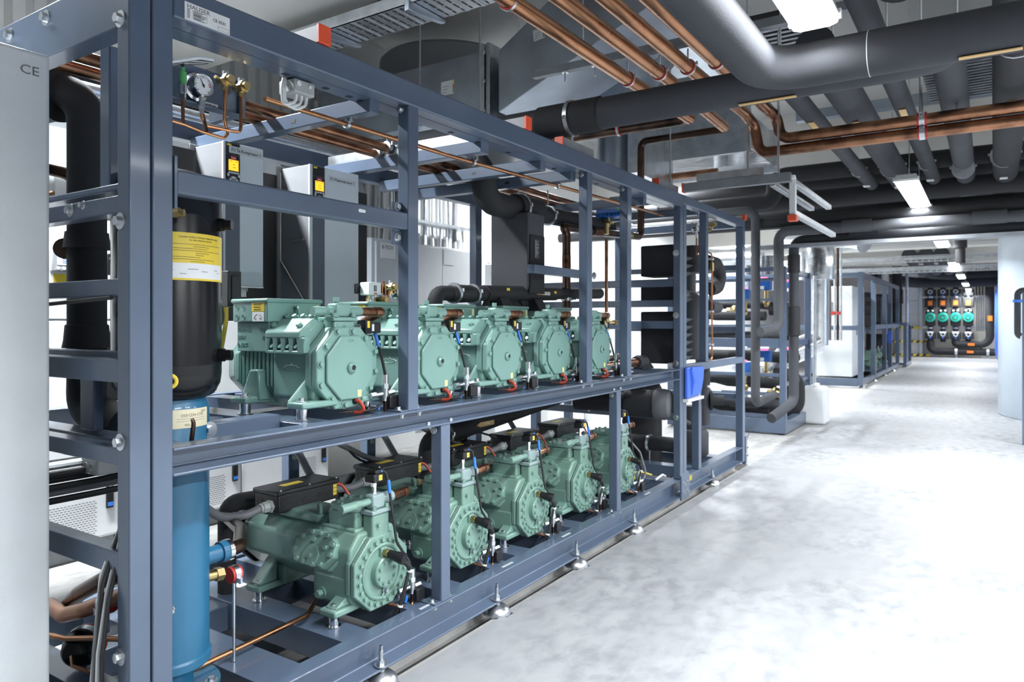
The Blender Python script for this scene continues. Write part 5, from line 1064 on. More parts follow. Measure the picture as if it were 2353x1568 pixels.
# ================================================================= BIG FOAM PIPES
q=thing('foam_pipe','thick straight foam pipe crossing above the rack in a chrome clamp','insulated pipe',(-1.5,3.35,2.29))
build(MB().tube([(-3.3,3.36,2.372),(-.17,3.36,2.372),(-.17,4.2,2.69),(-.17,9.6,2.71),(-.17,9.9,2.4)],.080,28,.2),'foam_tube','foam_grey',q)
build(MB().cyl((-2.02,3.36,2.372),(-1.66,3.36,2.372),.088,30),'foam_shell','foam',q); clamp(q,(-1.83,3.36,2.372),(1,0,0),.089,'zinc',.022,(0,0,-1),.03)
build(B(-.95,-.70,3.325,3.35,2.289,2.2935),'tan_label','label_tan',q)
q=thing('foam_pipe','thickest foam pipe bending out of the picture beside the largest luminaire','insulated pipe',(0,2.9,2.2))
build(MB().tube([(-.74,-1.0,2.30),(-.74,2.94,2.285),(1.6,2.94,2.285)],.082,30,.16),'foam_tube','foam_grey',q); build(MB().ring((-.36,2.94,2.285),(1,0,0),.0815,.0022,30,6),'glue_seam','label_grey',q); build(B(-.08,.10,2.905,2.93,2.201,2.2045),'tan_label','label_tan',q)
LP=['slender foam pipe with a tan label left of the wide foam pipe','wide foam pipe running away left of the second luminaire','slender foam pipe running away right of the second luminaire',None,'wide foam pipe running away at the right edge']
for k,(x,r,y0) in enumerate(((-1.0,.058,2.0),(-.72,.098,3.95),(-.45,.058,3.0),(0,0,0),(.13,.10,2.2))):
    if not r: continue
    q=thing('foam_pipe',LP[k],'insulated pipe',(x,6,2.6),'foam pipes running along the aisle ceiling')
    build(MB().tube([(x-.02,y0,2.72),(x+.02,8.7,2.70),(x+.02,9.0,2.45),(x+.02,9.1,2.2)],r,22,.2),'foam_tube','foam_grey' if k!=4 else 'foam',q)
    for y in (4.35,7.4): 
        if y>y0: clamp(q,(x,y,2.71),(0,1,0),r+.001,'zinc',.02,None,.4)
    build(B(x-.02,x+.02,5.2,5.38,2.705-r,2.712-r),'tan_label','label_tan',q); build(B(x-.03,x+.03,7.9,8.0,2.70-r,2.706-r),'white_label','label_white',q)
for y in (4.35,): clamp(thing('pipe_clamp','big chrome clamp around the thick pipe at the aisle ceiling','pipe clamp',(-.17,7.4,2.6)),(-.17,7.4,2.63),(0,1,0),.082,'zinc',.02,None,.4)
pipe([(.13,-1.2,2.72),(.13,2.3,2.72)],.10,'foam','wide foam pipe over the camera side of the aisle','insulated pipe',n=22)
pipe([(-.30,-1.2,2.75),(-.30,3.4,2.75)],.12,'foam','broad black duct pipe behind the thickest foam pipe','insulated pipe',n=24)
for k,(x,y) in enumerate(((-.33,4.95),(-.15,5.1))): build(MB().cyl((x,y,2.55),(x,y,CEIL),.008,8),'threaded_rod','zinc',label='threaded rod holding the copper pair clamp, %s one'%['left','right'][k],cat='rod')
# louvred grille panels under the ceiling at the right
for j,(x0,x1,y0,y1,l) in enumerate(((-.42,.55,6.0,7.4,'ribbed air grille above the foam pipes at the right'),(-1.35,-.95,4.9,5.6,'small ribbed air grille beside the largest luminaire'))):
    t=thing('air_grille',l,'grille',(x0,y0,3.2)); build(B(x0,x1,y0,y1,3.30,3.34),'backing','charcoal',t)
    for k in range(int((y1-y0)/.075)): build(MB().prism([(y0+k*.075,3.22),(y0+k*.075+.035,3.22),(y0+k*.075+.045,3.30),(y0+k*.075+.01,3.30)],'x',x0,x1),'louvre','zinc',t)
for k,(y,z,x0,x1) in enumerate(((6.1,3.35,-1.6,1.6),(7.6,3.3,-1.6,1.8),(8.7,2.95,-2.0,1.8))): build(B(x0,x1,y,y+.10,z,z+.10),'carrier_beam','duct_steel',label='horizontal steel carrier under the ceiling, %s from the camera'%['first','second','third'][k],cat='beam',bevel=.004)
# ================================================================= PIPES CROSSING IN THE MIDDLE BACKGROUND
def xp(z,pts,r,lab,m='foam',fil=.15,extra=None,collar=()):
    q=thing('foam_pipe',lab,'insulated pipe',pts[0]); build(MB().tube(pts,r,18,fil),'foam_tube',m,q)
    for x in collar: build(MB().cyl((x-.13,pts[-1][1],z),(x+.13,pts[-1][1],z),r*1.22,18),'foam_collar',m,q)
    return q
xp(2.22,[(-1.90,7.42,1.19),(-1.775,7.65,1.22),(-1.775,7.65,2.215),(1.4,7.65,2.215)],.050,'front foam pipe of the twin run dropping beside the second frame','foam_mid',.10,None,(-1.05,.02))
qd=xp(2.16,[fy(1772,962,7.35),(-1.66,7.80,.47),(-1.66,7.80,2.13),(1.4,7.80,2.13)],.050,'rear foam pipe of the twin run with the longest drop','foam_grey',.10,None,(-1.0,))
for za,zb in ((1.15,1.45),(1.80,1.98)): build(MB().cyl((-1.66,7.8,za),(-1.66,7.8,zb),.062,18),'foam_collar','foam',qd,bevel=.003)
xp(2.5,[(-2.0,8.4,.47),(-2.02,7.7,.43),(-2.02,7.7,2.46),(-3.4,7.7,2.46)],.046,'tall grey foam riser right of the rack corner bending left','foam_mid',.10)
xp(2.6,[(-3.2,8.0,2.58),(-1.9,8.0,2.58),(-1.9,8.0,2.85),(.9,8.0,2.85)],.085,'dark foam pipe stepping up behind the long strut rail','foam',.12)
for k,(y,z,r,m_) in enumerate(((8.3,2.62,.095,'foam'),(8.55,2.45,.10,'foam'),(9.2,2.95,.09,'foam'),(9.4,2.72,.075,'foam_grey'),(7.75,2.32,.055,'foam'))):
    pipe([(-4.4,y,z),(2.2,y,z)],r,m_,'horizontal dark foam pipe crossing under the concrete beam, %s'%['upper front one','lower front one','highest one','grey rear one','thinnest one'][k],'insulated pipe',n=18,group='dark foam pipes crossing under the concrete beam')
t=thing('cable_tray','narrow wire cable tray below the twin foam run','cable tray',(0,7.9,2.06)); build(B(-2.0,1.4,7.70,7.90,2.055,2.062),'tray_floor','strut_steel',t); build(B(-2.0,1.4,7.69,7.70,2.05,2.085),'tray_side','strut_steel',t)
for j,(y,z) in enumerate(((15.4,2.42),(15.9,2.25))):
    t=thing('cable_tray','%s wire mesh cable tray hanging in front of the far beam'%['upper','lower'][j],'cable tray',(-1,y,z))
    for dy in (0,.25): 
        for dz in (0,.05,.10): build(MB().cyl((-4,y+dy,z+dz),(2.2,y+dy,z+dz),.006,6),'long_wire','zinc',t)
    cw=MB()
    for k in range(62): cw.tube([(-4+k*.1,y,z+.10),(-4+k*.1,y,z),(-4+k*.1,y+.25,z),(-4+k*.1,y+.25,z+.10)],.005,5)
    build(cw,'cross_wires','zinc',t,kind='stuff'); build(B(-4,2.2,y-.004,y,z+.02,z+.08),'side_strip','zinc',t)
t=thing('drain_pipe','dark suspended drain pipe beside the grey tank','pipe',(.3,12,2.2)); a=fy(2207,600,11); build(MB().cyl((a.x,11,2.05),(a.x,11,4.0),.055,14).cyl((a.x,11,2.25),(a.x,11,2.4),.075,14),'pipe_body','rubber',t)
# ================================================================= SECOND FRAME WITH BLUE VALVE ACTUATORS
FP='frame_paint'; t=thing('pump_frame','slate grey pipe frame with blue valve actuators behind the main rack','machine frame',(-2.6,9.2,0))
X0,X1,Y0,Y1=-3.3,-1.895,8.50,9.92
def pb(n,*a): return build(B(*a),n,FP,t,bevel=.004)
for x in (X0,X1-.07):
    for y in (Y0,Y1-.07): pb('post',x+.001,x+.069,y+.001,y+.069,.15,1.92)
pb('post',-2.65,-2.59,Y1-.07,Y1,.15,1.92)
pb('base_beam',X0,X1,Y0,Y0+.10,.02,.18); pb('base_beam',X0,X1,Y1-.1,Y1,.02,.16); pb('base_beam',X1-.1,X1,Y0+.1,Y1-.1,.02,.16); pb('base_beam',X0,X0+.1,Y0+.1,Y1-.1,.02,.16)
for z,h in ((1.87,.05),(1.76,.035),(1.53,.03),(1.23,.03),(.99,.11),(.66,.04),(.44,.04)): pb('rail',X0,X1-.07,Y0+.01,Y0+.05,z,z+h)
for z,h in ((1.87,.05),(1.0,.07),(.55,.04)): pb('rail',X1-.06,X1-.02,Y0+.07,Y1-.07,z,z+h); pb('rail',X0,X1-.07,Y1-.05,Y1-.01,z,z+h)
for x in (-2.75,-2.45,-2.2): build(B(x,x+.12,Y0+.008,Y0+.01,.985 if x>-2.5 else .465,1.005 if x>-2.5 else .48),'label_strip','label_white',t)
k=0
for z,n in ((1.60,'upper'),(.74,'lower')):
    for j,(px,yy,dz) in enumerate(((1708,8.62,-.06),(1757,8.95,.07),(1813,9.5,.06))):
        a=fy(px,700,yy); x=a.x
        q=thing('valve_actuator','%s blue valve actuator of the second frame, %s from left'%(n,['first','second','third'][j]),'actuator',(x,yy,z+dz),'blue actuators of the second frame')
        build(B(x-.075,x+.075,yy-.07,yy+.07,z+dz,z+dz+.135),'casing','blue_plastic',q,bevel=.014,seg=3); build(B(x-.035,x+.035,yy-.04,yy+.03,z+dz+.135,z+dz+.16),'signal_cap','red_light',q,bevel=.006); build(B(x-.06,x+.01,yy-.072,yy-.07,z+dz+.01,z+dz+.05),'label_sticker','label_white',q); build(MB().cyl((x+.02,yy,z+dz-.20),(x+.02,yy,z+dz),.025,14).ball((x+.02,yy,z+dz-.15),.045,14,8),'valve_body','brass',q)
for j,(z,y,r,m_) in enumerate(((1.36,8.62,.055,'foam'),(1.50,8.95,.05,'foam_grey'),(1.12,8.65,.06,'foam_grey'),(.60,8.65,.05,'foam'),(.52,9.1,.05,'foam'),(.34,8.70,.055,'foam_grey'),(.24,8.8,.045,'foam'),(.86,9.3,.07,'foam'))):
    pipe([(-3.2,y,z),(-2.35,y,z),(-2.12,y+.1,z-.02),(-2.02,y+.30,z-.02)] if j%2 else [(-3.2,y+.2,z+.08),(-2.75,y+.06,z),(-2.15,y,z)],r,m_,'foam pipe inside the second frame, level %s from the top'%['two','one','three','five','six','seven','eight','four'][j],'insulated pipe',fil=.12,n=16,group='foam pipes inside the second frame')
for j,(px,py) in enumerate(((1690,715),(1783,905))): a=fy(px,py,8.9); build(MB().ball((a.x,8.9,a.z),.075,16,8).cyl((a.x-.1,8.9,a.z),(a.x+.1,8.9,a.z),.045,14),'brass_valve','brass',label='brass ball valve in the second frame, %s'%['top one','lower left one','lower right one'][j],cat='valve')
for j,(x,y,z0,z1,r,l) in enumerate(((-1.98,9.4,.2,.6,.11,'black foam elbow right of the second frame corner'),(-2.05,9.45,1.1,1.45,.08,'black foam bend at the right side of the second frame'))): pipe([(x-.3,y,z0),(x,y,z0),(x,y,z1),(x-.25,y,z1)],r,'foam',l,'insulated pipe',fil=.12,n=18)
build(MB().box(-2.82,-2.62,9.0,9.2,1.0,1.22),'meter_box','grey_plastic',bevel=.006,label='pale meter box inside the second frame',cat='meter')
build(MB().box(-3.2,-2.9,8.8,9.0,1.0,1.20),'meter_box','white_plastic',bevel=.006,label='white meter box at the left of the second frame',cat='meter')
# silver foil ducts behind
for j,(px,r,z0,z1,y,l) in enumerate(((1725,.20,1.75,2.25,10.8,'silver foil wrapped duct behind the second frame, left one'),(1765,.16,1.75,2.25,10.9,'silver foil wrapped duct behind the second frame, middle one'),(1876,.20,1.45,2.4,11.2,'bright vertical foil duct right of the second frame'))):
    a=fy(px,600,y); build(MB().lathe([(r*1.25,z1-.5),(r*1.3,z1-.1),(r*1.2,z1),(0,z1)] if j==2 else [(r,z0),(r*1.03,z0+.2),(r,z0+.4),(r*1.02,z1),(0,z1)],(a.x,y,0),(0,0,1),26),'bright_duct' if j==2 else 'foil_duct','foil',label=l,cat='air duct')
    if j==2: build(MB().cyl((a.x,y,.95),(a.x,y,1.95),r*.8,26),'foil_sleeve','foil',bpy.data.objects['bright_duct']); build(MB().cyl((a.x,y,2.35),(a.x,y,CEIL),.02,10),'hanger','zinc',bpy.data.objects['bright_duct'])
pipe([(-3.8,10.8,2.2),(-2.75,10.8,2.2)],.22,'foil','long wrinkled foil duct running behind the foam drops','air duct',name='foil_duct',n=24)
pipe([(-3.2,10.6,.62),(-2.5,10.5,.60),(-2.3,10.55,.85),(-2.0,10.8,1.0)],.17,'foil','silver foil bend low behind the second frame','air duct',name='low_duct',fil=.25,n=22); build(MB().cyl((-2.9,10.55,0),(-2.9,10.55,.5),.03,10),'stand','zinc',bpy.data.objects['low_duct'])
a=fy(1935,560,12.4); pipe([(a.x-1.0,12.4,a.z+.12),(a.x,12.4,a.z+.10),(a.x+.35,12.2,a.z-.02)],.17,'foil','silver elbow duct hanging right of the second frame','air duct',name='foil_duct',fil=.2,n=24)
for j,(px,y,r,m_,z1) in enumerate(((1905,12.5,.035,'grey_side',2.6),(1925,12.6,.02,'copper_dark',2.6),(1932,12.4,.02,'zinc',2.6),(1918,12.4,.018,'zinc',2.6))):
    a=fy(px,650,y); pipe([(a.x,y,.99),(a.x,y,4.0)],r,m_,'thin vertical riser in front of the white cabinet, %s from left'%['first','third','fourth','second'][j],n=10,group='thin risers in front of the white cabinet')
for px in (1915,1928): a=fy(px,720,12.4); build(MB().box(a.x-.03,a.x+.03,12.37,12.43,a.z-.02,a.z+.02).cyl((a.x,12.37,a.z),(a.x,12.32,a.z),.03,6),'red_valve','red_rubber',label='tiny red handled valve in front of the white cabinet, %s'%('left' if px<1920 else 'right'),cat='valve')
# tall thin post and other posts right of the second frame
for j,(px,y,m_) in enumerate(((1858,9.9,'zinc'),(1872,10.2,'zinc'))): a=fy(px,800,y); pipe([(a.x,y,.004),(a.x,y,1.9)],.022,m_,'galvanised stand pipe behind the white canister, %s'%['left','right'][j],n=10)
# canister
a=V((-1.815,9.75,0)); t=thing('canister','white translucent plastic canister standing at the corner of the second frame','canister',a)
bd=build(MB().prism([(a.x-.155,a.y-.16),(a.x+.155,a.y-.16),(a.x+.155,a.y+.16),(a.x-.155,a.y+.16)],'z',.004,.47,[(a.x-.15,a.y-.155),(a.x+.15,a.y-.155),(a.x+.15,a.y+.155),(a.x-.15,a.y+.155)]),'body','canister_plastic',t,bevel=.045,seg=4)
build(MB().box(a.x-.025,a.x+.025,a.y-.10,a.y+.06,.475,.50),'handle','canister_plastic',t,bevel=.012,seg=3); build(MB().cyl((a.x,a.y+.11,.465),(a.x,a.y+.11,.505),.032,18),'screw_cap','canister_plastic',t); build(MB().box(a.x+.150,a.x+.158,a.y-.03,a.y+.03,.08,.40),'grip_ridge','canister_plastic',t,bevel=.003)
# ================================================================= WHITE CABINET UNIT AND THIRD RACK
t=thing('switch_cabinet','tall white switch cabinet with a vent grille in the background','cabinet',(-2.6,16.5,0))
build(B(-3.05,-2.30,16.2,17.9,.15,2.02),'body','white_cabinet_paint',t,bevel=.01); build(B(-2.86,-2.62,16.19,16.2,1.42,1.70),'vent_grille','grey_plastic',t); build(B(-2.299,-2.29,16.75,16.78,1.0,1.22),'door_handle','black_plastic',t)
gm=MB()
for k in range(9): gm.box(-2.85,-2.63,16.185,16.19,1.435+k*.03,1.447+k*.03)
build(gm,'louvre_slots','ink_grey',t,kind='stuff')
t=thing('compressor_rack_frame','far slate grey rack frame with green compressors beside the white cabinet','machine frame',(-2.5,19,0))
X0,X1=-3.3,-1.99
for y in (15.3,17.2,19.2,20.4,22.2): 
    for x in (X1-.09,X0): build(B(x,x+.09,y,y+.09,.05,2.25),'post',FP,t,bevel=.005)
for z in (.05,1.12,2.15): 
    for x in (X1-.08,X0): build(B(x+.005,x+.075,15.39 if z!=1.12 else 17.3,22.28,z+.003,z+.10),'beam',FP,t,bevel=.005)
for z in (.03,1.12,2.15): build(B(X0+.09,X1-.09,15.305,15.375,z,z+(.15 if z<.1 else .09)),'end_beam',FP,t,bevel=.005)
build(B(-3.2,-2.1,18.0,22,.16,.20),'lower_deck',FP,t); build(B(-3.2,-2.1,18.0,22,1.08,1.12),'upper_deck',FP,t)
for y in (15.3,17.2,19.0,21): build(MB().lathe([(.07,0),(.05,.03),(.015,.04)],(X1-.03,y+.1,.004),(0,0,1),12),'levelling_foot','zinc',t)
LG=['nearest','middle','farthest']
for j in range(3):
    o=dup(lo,(-2.12,18.4+j*.72,.20),'%s green compressor low in the far rack'%LG[j],'green compressors of the far rack')
    kill=set()
    for c in list(o.children_recursive):
        if c.name.split('.')[0] in ('cable','conduit','heater_cable','emblem','sticker','bolt','nut','emblem_line','cast_lettering','print_lines'): kill.add(c); kill|=set(c.children_recursive)
    for c in kill: bpy.data.objects.remove(c)
for j,(y,z,h) in enumerate(((19.6,1.15,.75),(20.8,1.15,.85),(21.3,.25,.7))): build(B(-2.7,-2.15,y,y+.5,z,z+h),'foam_block','foam',bevel=.02,label='black foam clad block in the far rack, %s'%['upper near one','upper far one','lower one'][j],cat='heat exchanger')
for j in range(3): pipe([(-2.7,17.5,1.5+j*.22),(-2.35,19.2,1.5+j*.22)],.05,'foam','foam pipe in the upper half of the far rack, %s'%['lowest','middle','top'][j],'insulated pipe',n=12)
build(B(-2.05,-1.95,20.0,20.05,.75,1.05),'blue_board','blue_crate',bevel=.004,label='narrow blue board on the far rack',cat='board')
t=thing('pipe_rack','low grey frame with white pipe parts at the end of the far rack','machine frame',(-2.3,23.5,0))
for x in (-2.9,-1.95): 
    for y in (22.9,24.4): build(B(x,x+.08,y,y+.08,.02,1.25),'post',FP,t)
for z in (.05,1.18): build(B(-2.82,-1.95,22.903,22.977,z,z+.077),'beam',FP,t); build(B(-1.947,-1.873,22.98,24.40,z,z+.077),'beam',FP,t)
build(MB().cyl((-2.45,23.4,1.25),(-2.45,23.4,2.9),.10,16).cyl((-2.45,23.4,1.9),(-2.45,23.4,2.2),.15,16),'white_riser','white_paint',t); build(MB().cyl((-2.15,23.4,1.2),(-2.15,23.4,3.2),.13,16).box(-2.3,-2.0,23.2,23.5,1.8,2.2),'black_riser','foam',t)
a=fy(2084,800,24.6); pipe([(a.x,24.6,0),(a.x,24.6,3.4)],.04,'zinc','galvanised upright at the end of the far rack','pipe',n=10)
# ================================================================= FAR WALL WITH PUMPS
YW=30.2
for j,px in enumerate((2138,2167,2196,2225)):
    a=fy(px,728,YW-.35); x=a.x; y=YW-.35
    t=thing('circulation_pump','black heating pump set with a teal face on the far wall, %s from left'%['first','second','third','fourth'][j],'pump',(x,y,.9),'heating pumps on the far wall')
    build(MB().cyl((x,y,.55),(x,y,2.75),.085,16),'foam_riser','foam',t)
    build(B(x-.17,x+.17,y-.16,y+.16,1.78,2.12),'valve_block','foam',t,bevel=.03); build(B(x-.07,x+.07,y-.168,y-.16,1.86,2.02),'orange_label','orange_label',t)
    build(MB().prism([(x-.15,1.12),(x+.15,1.12),(x+.16,1.45),(x+.13,1.74),(x-.13,1.74),(x-.16,1.45)],'y',y-.2,y+.15),'pump_housing','black_plastic',t,bevel=.02)
    build(MB().lathe([(.165,0),(.17,.03),(.15,.05),(0,.055)],(x,y-.2,1.43),(0,-1,0),24),'teal_face','teal_plastic',t); build(MB().ring((x,y-.255,1.43),(0,1,0),.075,.012,18,6),'dial_ring','foam_grey',t)
    for sx in (-.07,.07): build(MB().ball((x+sx,y-.2,1.66),.04,10,6),'gauge','label_white',t)
    for z in (.76,2.28): build(B(x-.17,x+.17,y-.14,y+.14,z-.10,z+.14),'foam_box','foam',t,bevel=.03); build(MB().ring((x,y-.15,z+.06),(0,1,0),.06,.02,14,6),'dial','label_grey',t); build(MB().cyl((x,y-.14,z-.06),(x,y-.20,z-.06),.025,10),'blue_handle','blue_tape',t)
    build(B(x-.10,x+.10,y-.15,y-.14,.86,.93),'caption_plate','label_white',t)
    for z in (1.02,2.12): build(MB().cyl((x,y,z),(x,y,z+.06),.115,16),'pipe_clamp','zinc',t)
x1=fy(2138,728,YW-.35).x; x2=fy(2196,728,YW-.35).x; xe=fy(2275,728,YW-.35).x
pipe([(x1,YW-.35,.6),(x1,YW-.35,.22),(xe+.4,YW-.35,.22)],.125,'foam','lowest foam pipe along the foot of the pump wall','insulated pipe',fil=.25,n=18)
pipe([(x2,YW-.38,.65),(x2,YW-.38,.48),(xe,YW-.38,.48),(xe,YW-.38,2.9)],.125,'foam','foam pipe looping up at the right of the pumps','insulated pipe',fil=.3,n=18)
for x,z in ((fy(2232,865,YW).x,.48),(fy(2230,865,YW).x,.22)): build(B(x-.10,x+.10,YW-.53,YW-.515,z-.04,z+.05),'orange_label','orange_label',label='orange flow label on the %s pump wall pipe'%('upper' if z>.4 else 'lower'),cat='label')
build(B(xe-.07,xe+.07,YW-.53,YW-.51,1.30,1.48),'orange_label','orange_label',label='orange flow label on the tall pump wall riser',cat='label')
for z in (1.04,2.13): build(B(x1-.4,xe+.2,YW-.1,YW-.02,z,z+.06),'mounting_rail','zinc',label='%s mounting rail behind the pumps'%('lower' if z<2 else 'upper'),cat='rail')
for j,(px,z) in enumerate(((2198,.22),(2270,.22),(2255,.48))): x=fy(px,800,YW).x; build(MB().cyl((x-.04,YW-.35,z),(x+.04,YW-.35,z),.14,16).cyl((x,YW-.35,0),(x,YW-.35,z-.1),.03,10),'pipe_support','zinc',label='galvanised support clamp on the pump wall pipes, %s'%['left','right','upper'][j],cat='pipe clamp')
for k in range(5): x=fy(2258,700,YW).x-.18+k*.09; pipe([(x,YW-.12,2.2),(x,YW-.12,3.3)],.022,'copper_dark','thin dark riser on the far wall, %s from left'%['first','second','third','fourth','fifth'][k],n=8,group='thin risers on the far wall')
t=thing('cable_set','bundle of grey conduits on the far wall right of the pumps','conduit',(-.2,YW-.1,.8))
for k in range(6): x=fy(2245,700,YW).x+k*.06; build(MB().cyl((x,YW-.1,.95),(x,YW-.1,2.15),.02,8),'conduit','zinc',t)
pipe([(-2.9,24.5,2.75),(-2.6,26.0,2.62),(-1.9,27,2.55),(.8,27.2,2.55)],.17,'foam','thick dark pipe curving across below the far ceiling','insulated pipe',fil=.6,n=18)
pipe([(-1.7,24,2.95),(-1.5,26.3,2.78),(-.8,27.0,2.75),(.8,27.2,2.78)],.15,'foam','second dark pipe curving across below the far ceiling','insulated pipe',fil=.6,n=18)
for j,px in enumerate((2118,2150,2180)): a=fy(px,640,24); pipe([(a.x,20,2.9),(a.x,24.4,2.8)],.17,'foam_grey','broad foam pipe end under the far ceiling, %s from left'%['first','second','third'][j],'insulated pipe',n=18,group='broad foam pipe ends under the far ceiling'); 
# sectional door with hazard bars
t=thing('sectional_door','white sectional door with black and yellow hazard bars on the far wall','door',(-2.6,YW,0))
xa=fy(2086,700,YW).x-.25; xb=fy(2113,700,YW).x
for k in range(6): build(B(xa,xb,YW-.06,YW,.05+k*.5,.54+k*.5),'door_panel','white_paint',t,bevel=.008)
for x in (xa-.1,xb): build(B(x,x+.10,YW-.15,YW,0,3.1),'door_frame','duct_steel',t)
for z,xe_ in ((1.05,xb+.05),(.55,xb+.35),(.06,xb+.35)):
    h=build(B(xa-.3,xe_,YW-.25,YW-.21,z-.035,z+.045),'hazard_bar','label_yellow',t)
    for k in range(int((xe_-xa+.3)/.2)): x=xa-.28+k*.2; build(MB().prism([(x,z-.0355),(x+.09,z-.0355),(x+.15,z+.0455),(x+.06,z+.0455)],'y',YW-.2515,YW-.2085),'black_stripe','hazard_black',h)
# ================================================================= GREY TANK AT THE RIGHT, BLUE TANK BEHIND IT
def tank(px,D,R):
    r=V(_ray(px,738)); r=V((r.x,r.y,0)); n=V((r.y,-r.x,0)).normalized(); return r*D+n*R
c=tank(2293,10.1,1.15); t=thing('storage_tank','huge pale grey cylindrical tank at the right edge','tank',(c.x,c.y,0)); build(MB().lathe([(1.13,.004),(1.15,.03),(1.15,2.62),(1.10,2.66),(0,2.70)],(c.x,c.y,0),(0,0,1),96),'tank_jacket','tank_grey',t)
an=math.atan2(-c.y,-c.x); build(MB().box(c.x+1.151*math.cos(an+1.45)-.01,c.x+1.151*math.cos(an+1.45)+.01,c.y+1.151*math.sin(an+1.45)-.01,c.y+1.151*math.sin(an+1.45)+.01,.03,2.6),'seam_strip','grey_side',t)
c2=tank(2286,21,.9); build(MB().lathe([(0,.0),(.75,.06),(.86,.2),(.9,.4),(.9,2.15),(.86,2.35),(.7,2.5),(0,2.6)],(c2.x,c2.y,0),(0,0,1),48),'storage_tank','blue_crate',label='bright blue tank showing as a sliver left of the grey tank',cat='tank')
q=thing('tank_pipework','grey plastic pipe bend with white fittings in front of the grey tank','pipe',(1.2,9.6,1.2))
a=fy(2338,668,9.6); b=fy(2338,770,9.6)
build(MB().tube([(a.x+.4,9.6,a.z),(a.x,9.6,a.z),(b.x,9.6,b.z),(b.x+.1,9.5,b.z-.05),(b.x+.35,9.5,b.z-.12)],.032,14,.05),'pipe_run','foam_grey',q); build(MB().cyl((a.x,9.6,a.z-.13),(a.x,9.6,a.z-.10),.045,14),'blue_clip','blue_tape',q); build(MB().ball((b.x+.08,9.52,b.z-.04),.06,14,8).ball((b.x+.18,9.5,b.z-.1),.065,14,8),'white_fitting','white_plastic',q)
t=thing('side_frame','dark narrow frame at the right edge in front of the grey tank','machine frame',(1.3,9.3,0))
a=fy(2349,800,9.2); build(B(a.x,a.x+.06,9.2,9.26,0,1.6),'post',FP,t); 
for z in (.3,.45,1.5): build(B(a.x+.06,a.x+.6,9.2,9.25,z,z+.05),'rail',FP,t)
build(B(a.x+.54,a.x+.60,9.2,9.26,0,1.6),'post',FP,t)
# ================================================================= WHITE CABINETS AND CONDUITS ALONG THE BACK WALL
XC=-4.10
def back_cabinet(y0,y1,lab,vent=True,zt=1.86,upper=True):
    t=thing('wall_cabinet',lab,'cabinet',(XC-.3,(y0+y1)/2,0),'white cabinets along the back wall')
    build(B(XC-.6,XC,y0+.003,y1-.003,.10,zt),'body','white_paint',t,bevel=.004); build(B(XC-.58,XC-.02,y0+.01,y1-.01,0,.10),'plinth','grey_side',t)
    zs=((.115,.56),(.57,1.30),(1.31,zt-.01)) if upper else ((.115,zt-.01),)
    for z0,z1 in zs: build(B(XC,XC+.018,y0+.006,y1-.006,z0,z1),'door','white_paint',t,bevel=.003)
    for z in ((.26,1.52) if upper else (.26,)):
        h=build(B(XC+.018,XC+.035,y1-.075,y1-.035,z,z+.155),'door_handle','black_plastic',t,bevel=.006); build(B(XC+.035,XC+.0365,y1-.07,y1-.04,z+.012,z+.034),'blue_tag','blue_tape' if z<1 else 'label_white',h); build(MB().cyl((XC+.035,y1-.055,z+.125),(XC+.039,y1-.055,z+.125),.010,12),'lock','zinc',h)
    if vent:
        sl=MB()
        for k in range(15):
            z=.135+k*.0125
            for j in range(16): yy=y1-.42+j*.0185+(k%2)*.009; sl.box(XC+.0176,XC+.0184,yy,yy+.013,z,z+.0035)
        build(sl,'vent_slots','ink_grey',t,kind='stuff')
    return t
back_cabinet(.57,1.37,'white back wall cabinet farthest left, mostly hidden by the near white cabinet')
back_cabinet(1.37,2.17,'white back wall cabinet seen through the near end frame, with display')
back_cabinet(2.17,2.97,'white back wall cabinet behind the blue cylinder')
back_cabinet(2.97,3.72,'white back wall cabinet with its vent beside the black rear posts')
t=thing('display_unit','small grey operator display on the white back wall cabinet','display',(XC,2.0,1.45))
a=fx(142,600,XC); build(B(XC+.018,XC+.05,a.y-.07,a.y+.07,a.z-.06,a.z+.075),'casing','grey_side',t,bevel=.006); s=build(B(XC+.05,XC+.052,a.y-.045,a.y+.05,a.z-.025,a.z+.06),'screen','screen_blue',t); stripes(s,'ink_blue',[(XC+.052,XC+.0525,a.y-.04,a.y+.045,a.z+.045,a.z+.055)]+[(XC+.052,XC+.0525,a.y-.02,a.y+random.uniform(.0,.03),a.z-.015+k*.01,a.z-.011+k*.01) for k in range(5)])
for k in range(4): build(MB().cyl((XC+.05,a.y-.04+k*.028,a.z-.042),(XC+.054,a.y-.04+k*.028,a.z-.042),.008,10),'button','label_white',t)
build(B(XC+.018,XC+.0195,a.y-.05,a.y+.05,a.z-.115,a.z-.07),'note_label','label_yellow',t)
build(B(-4.8,-4.55,3.75,4.6,0,.98),'trim_7','concrete_beam',kind='structure')
# wall mounted cabinets and fused foil duct
t=thing('wall_cabinet','wide white wall cabinet under the conduits behind the heat exchanger','cabinet',(-4.2,5.0,.9)); build(B(-4.45,-4.02,4.62,5.62,.35,1.955),'body','white_paint',t,bevel=.004)
for y0,y1 in ((4.63,4.96),(4.965,5.61)): build(B(-4.02,-4.005,y0,y1,.37,1.94),'door','white_paint',t,bevel=.003)
build(B(-4.004,-4.002,4.98,5.12,1.80,1.93),'paper_note','label_white',t); build(B(-4.004,-4.002,5.50,5.55,1.90,1.915),'small_plate','ink_grey',t)
t=thing('wall_cabinet','grey wall cabinet with a B-TECH sign left of the wide white one','cabinet',(-4.2,4.3,1.2)); build(B(-4.45,-4.02,4.10,4.56,1.15,1.955),'body','grey_panel',t,bevel=.004); build(B(-4.02,-4.005,4.14,4.55,1.17,1.93),'door','label_grey',t,bevel=.003)
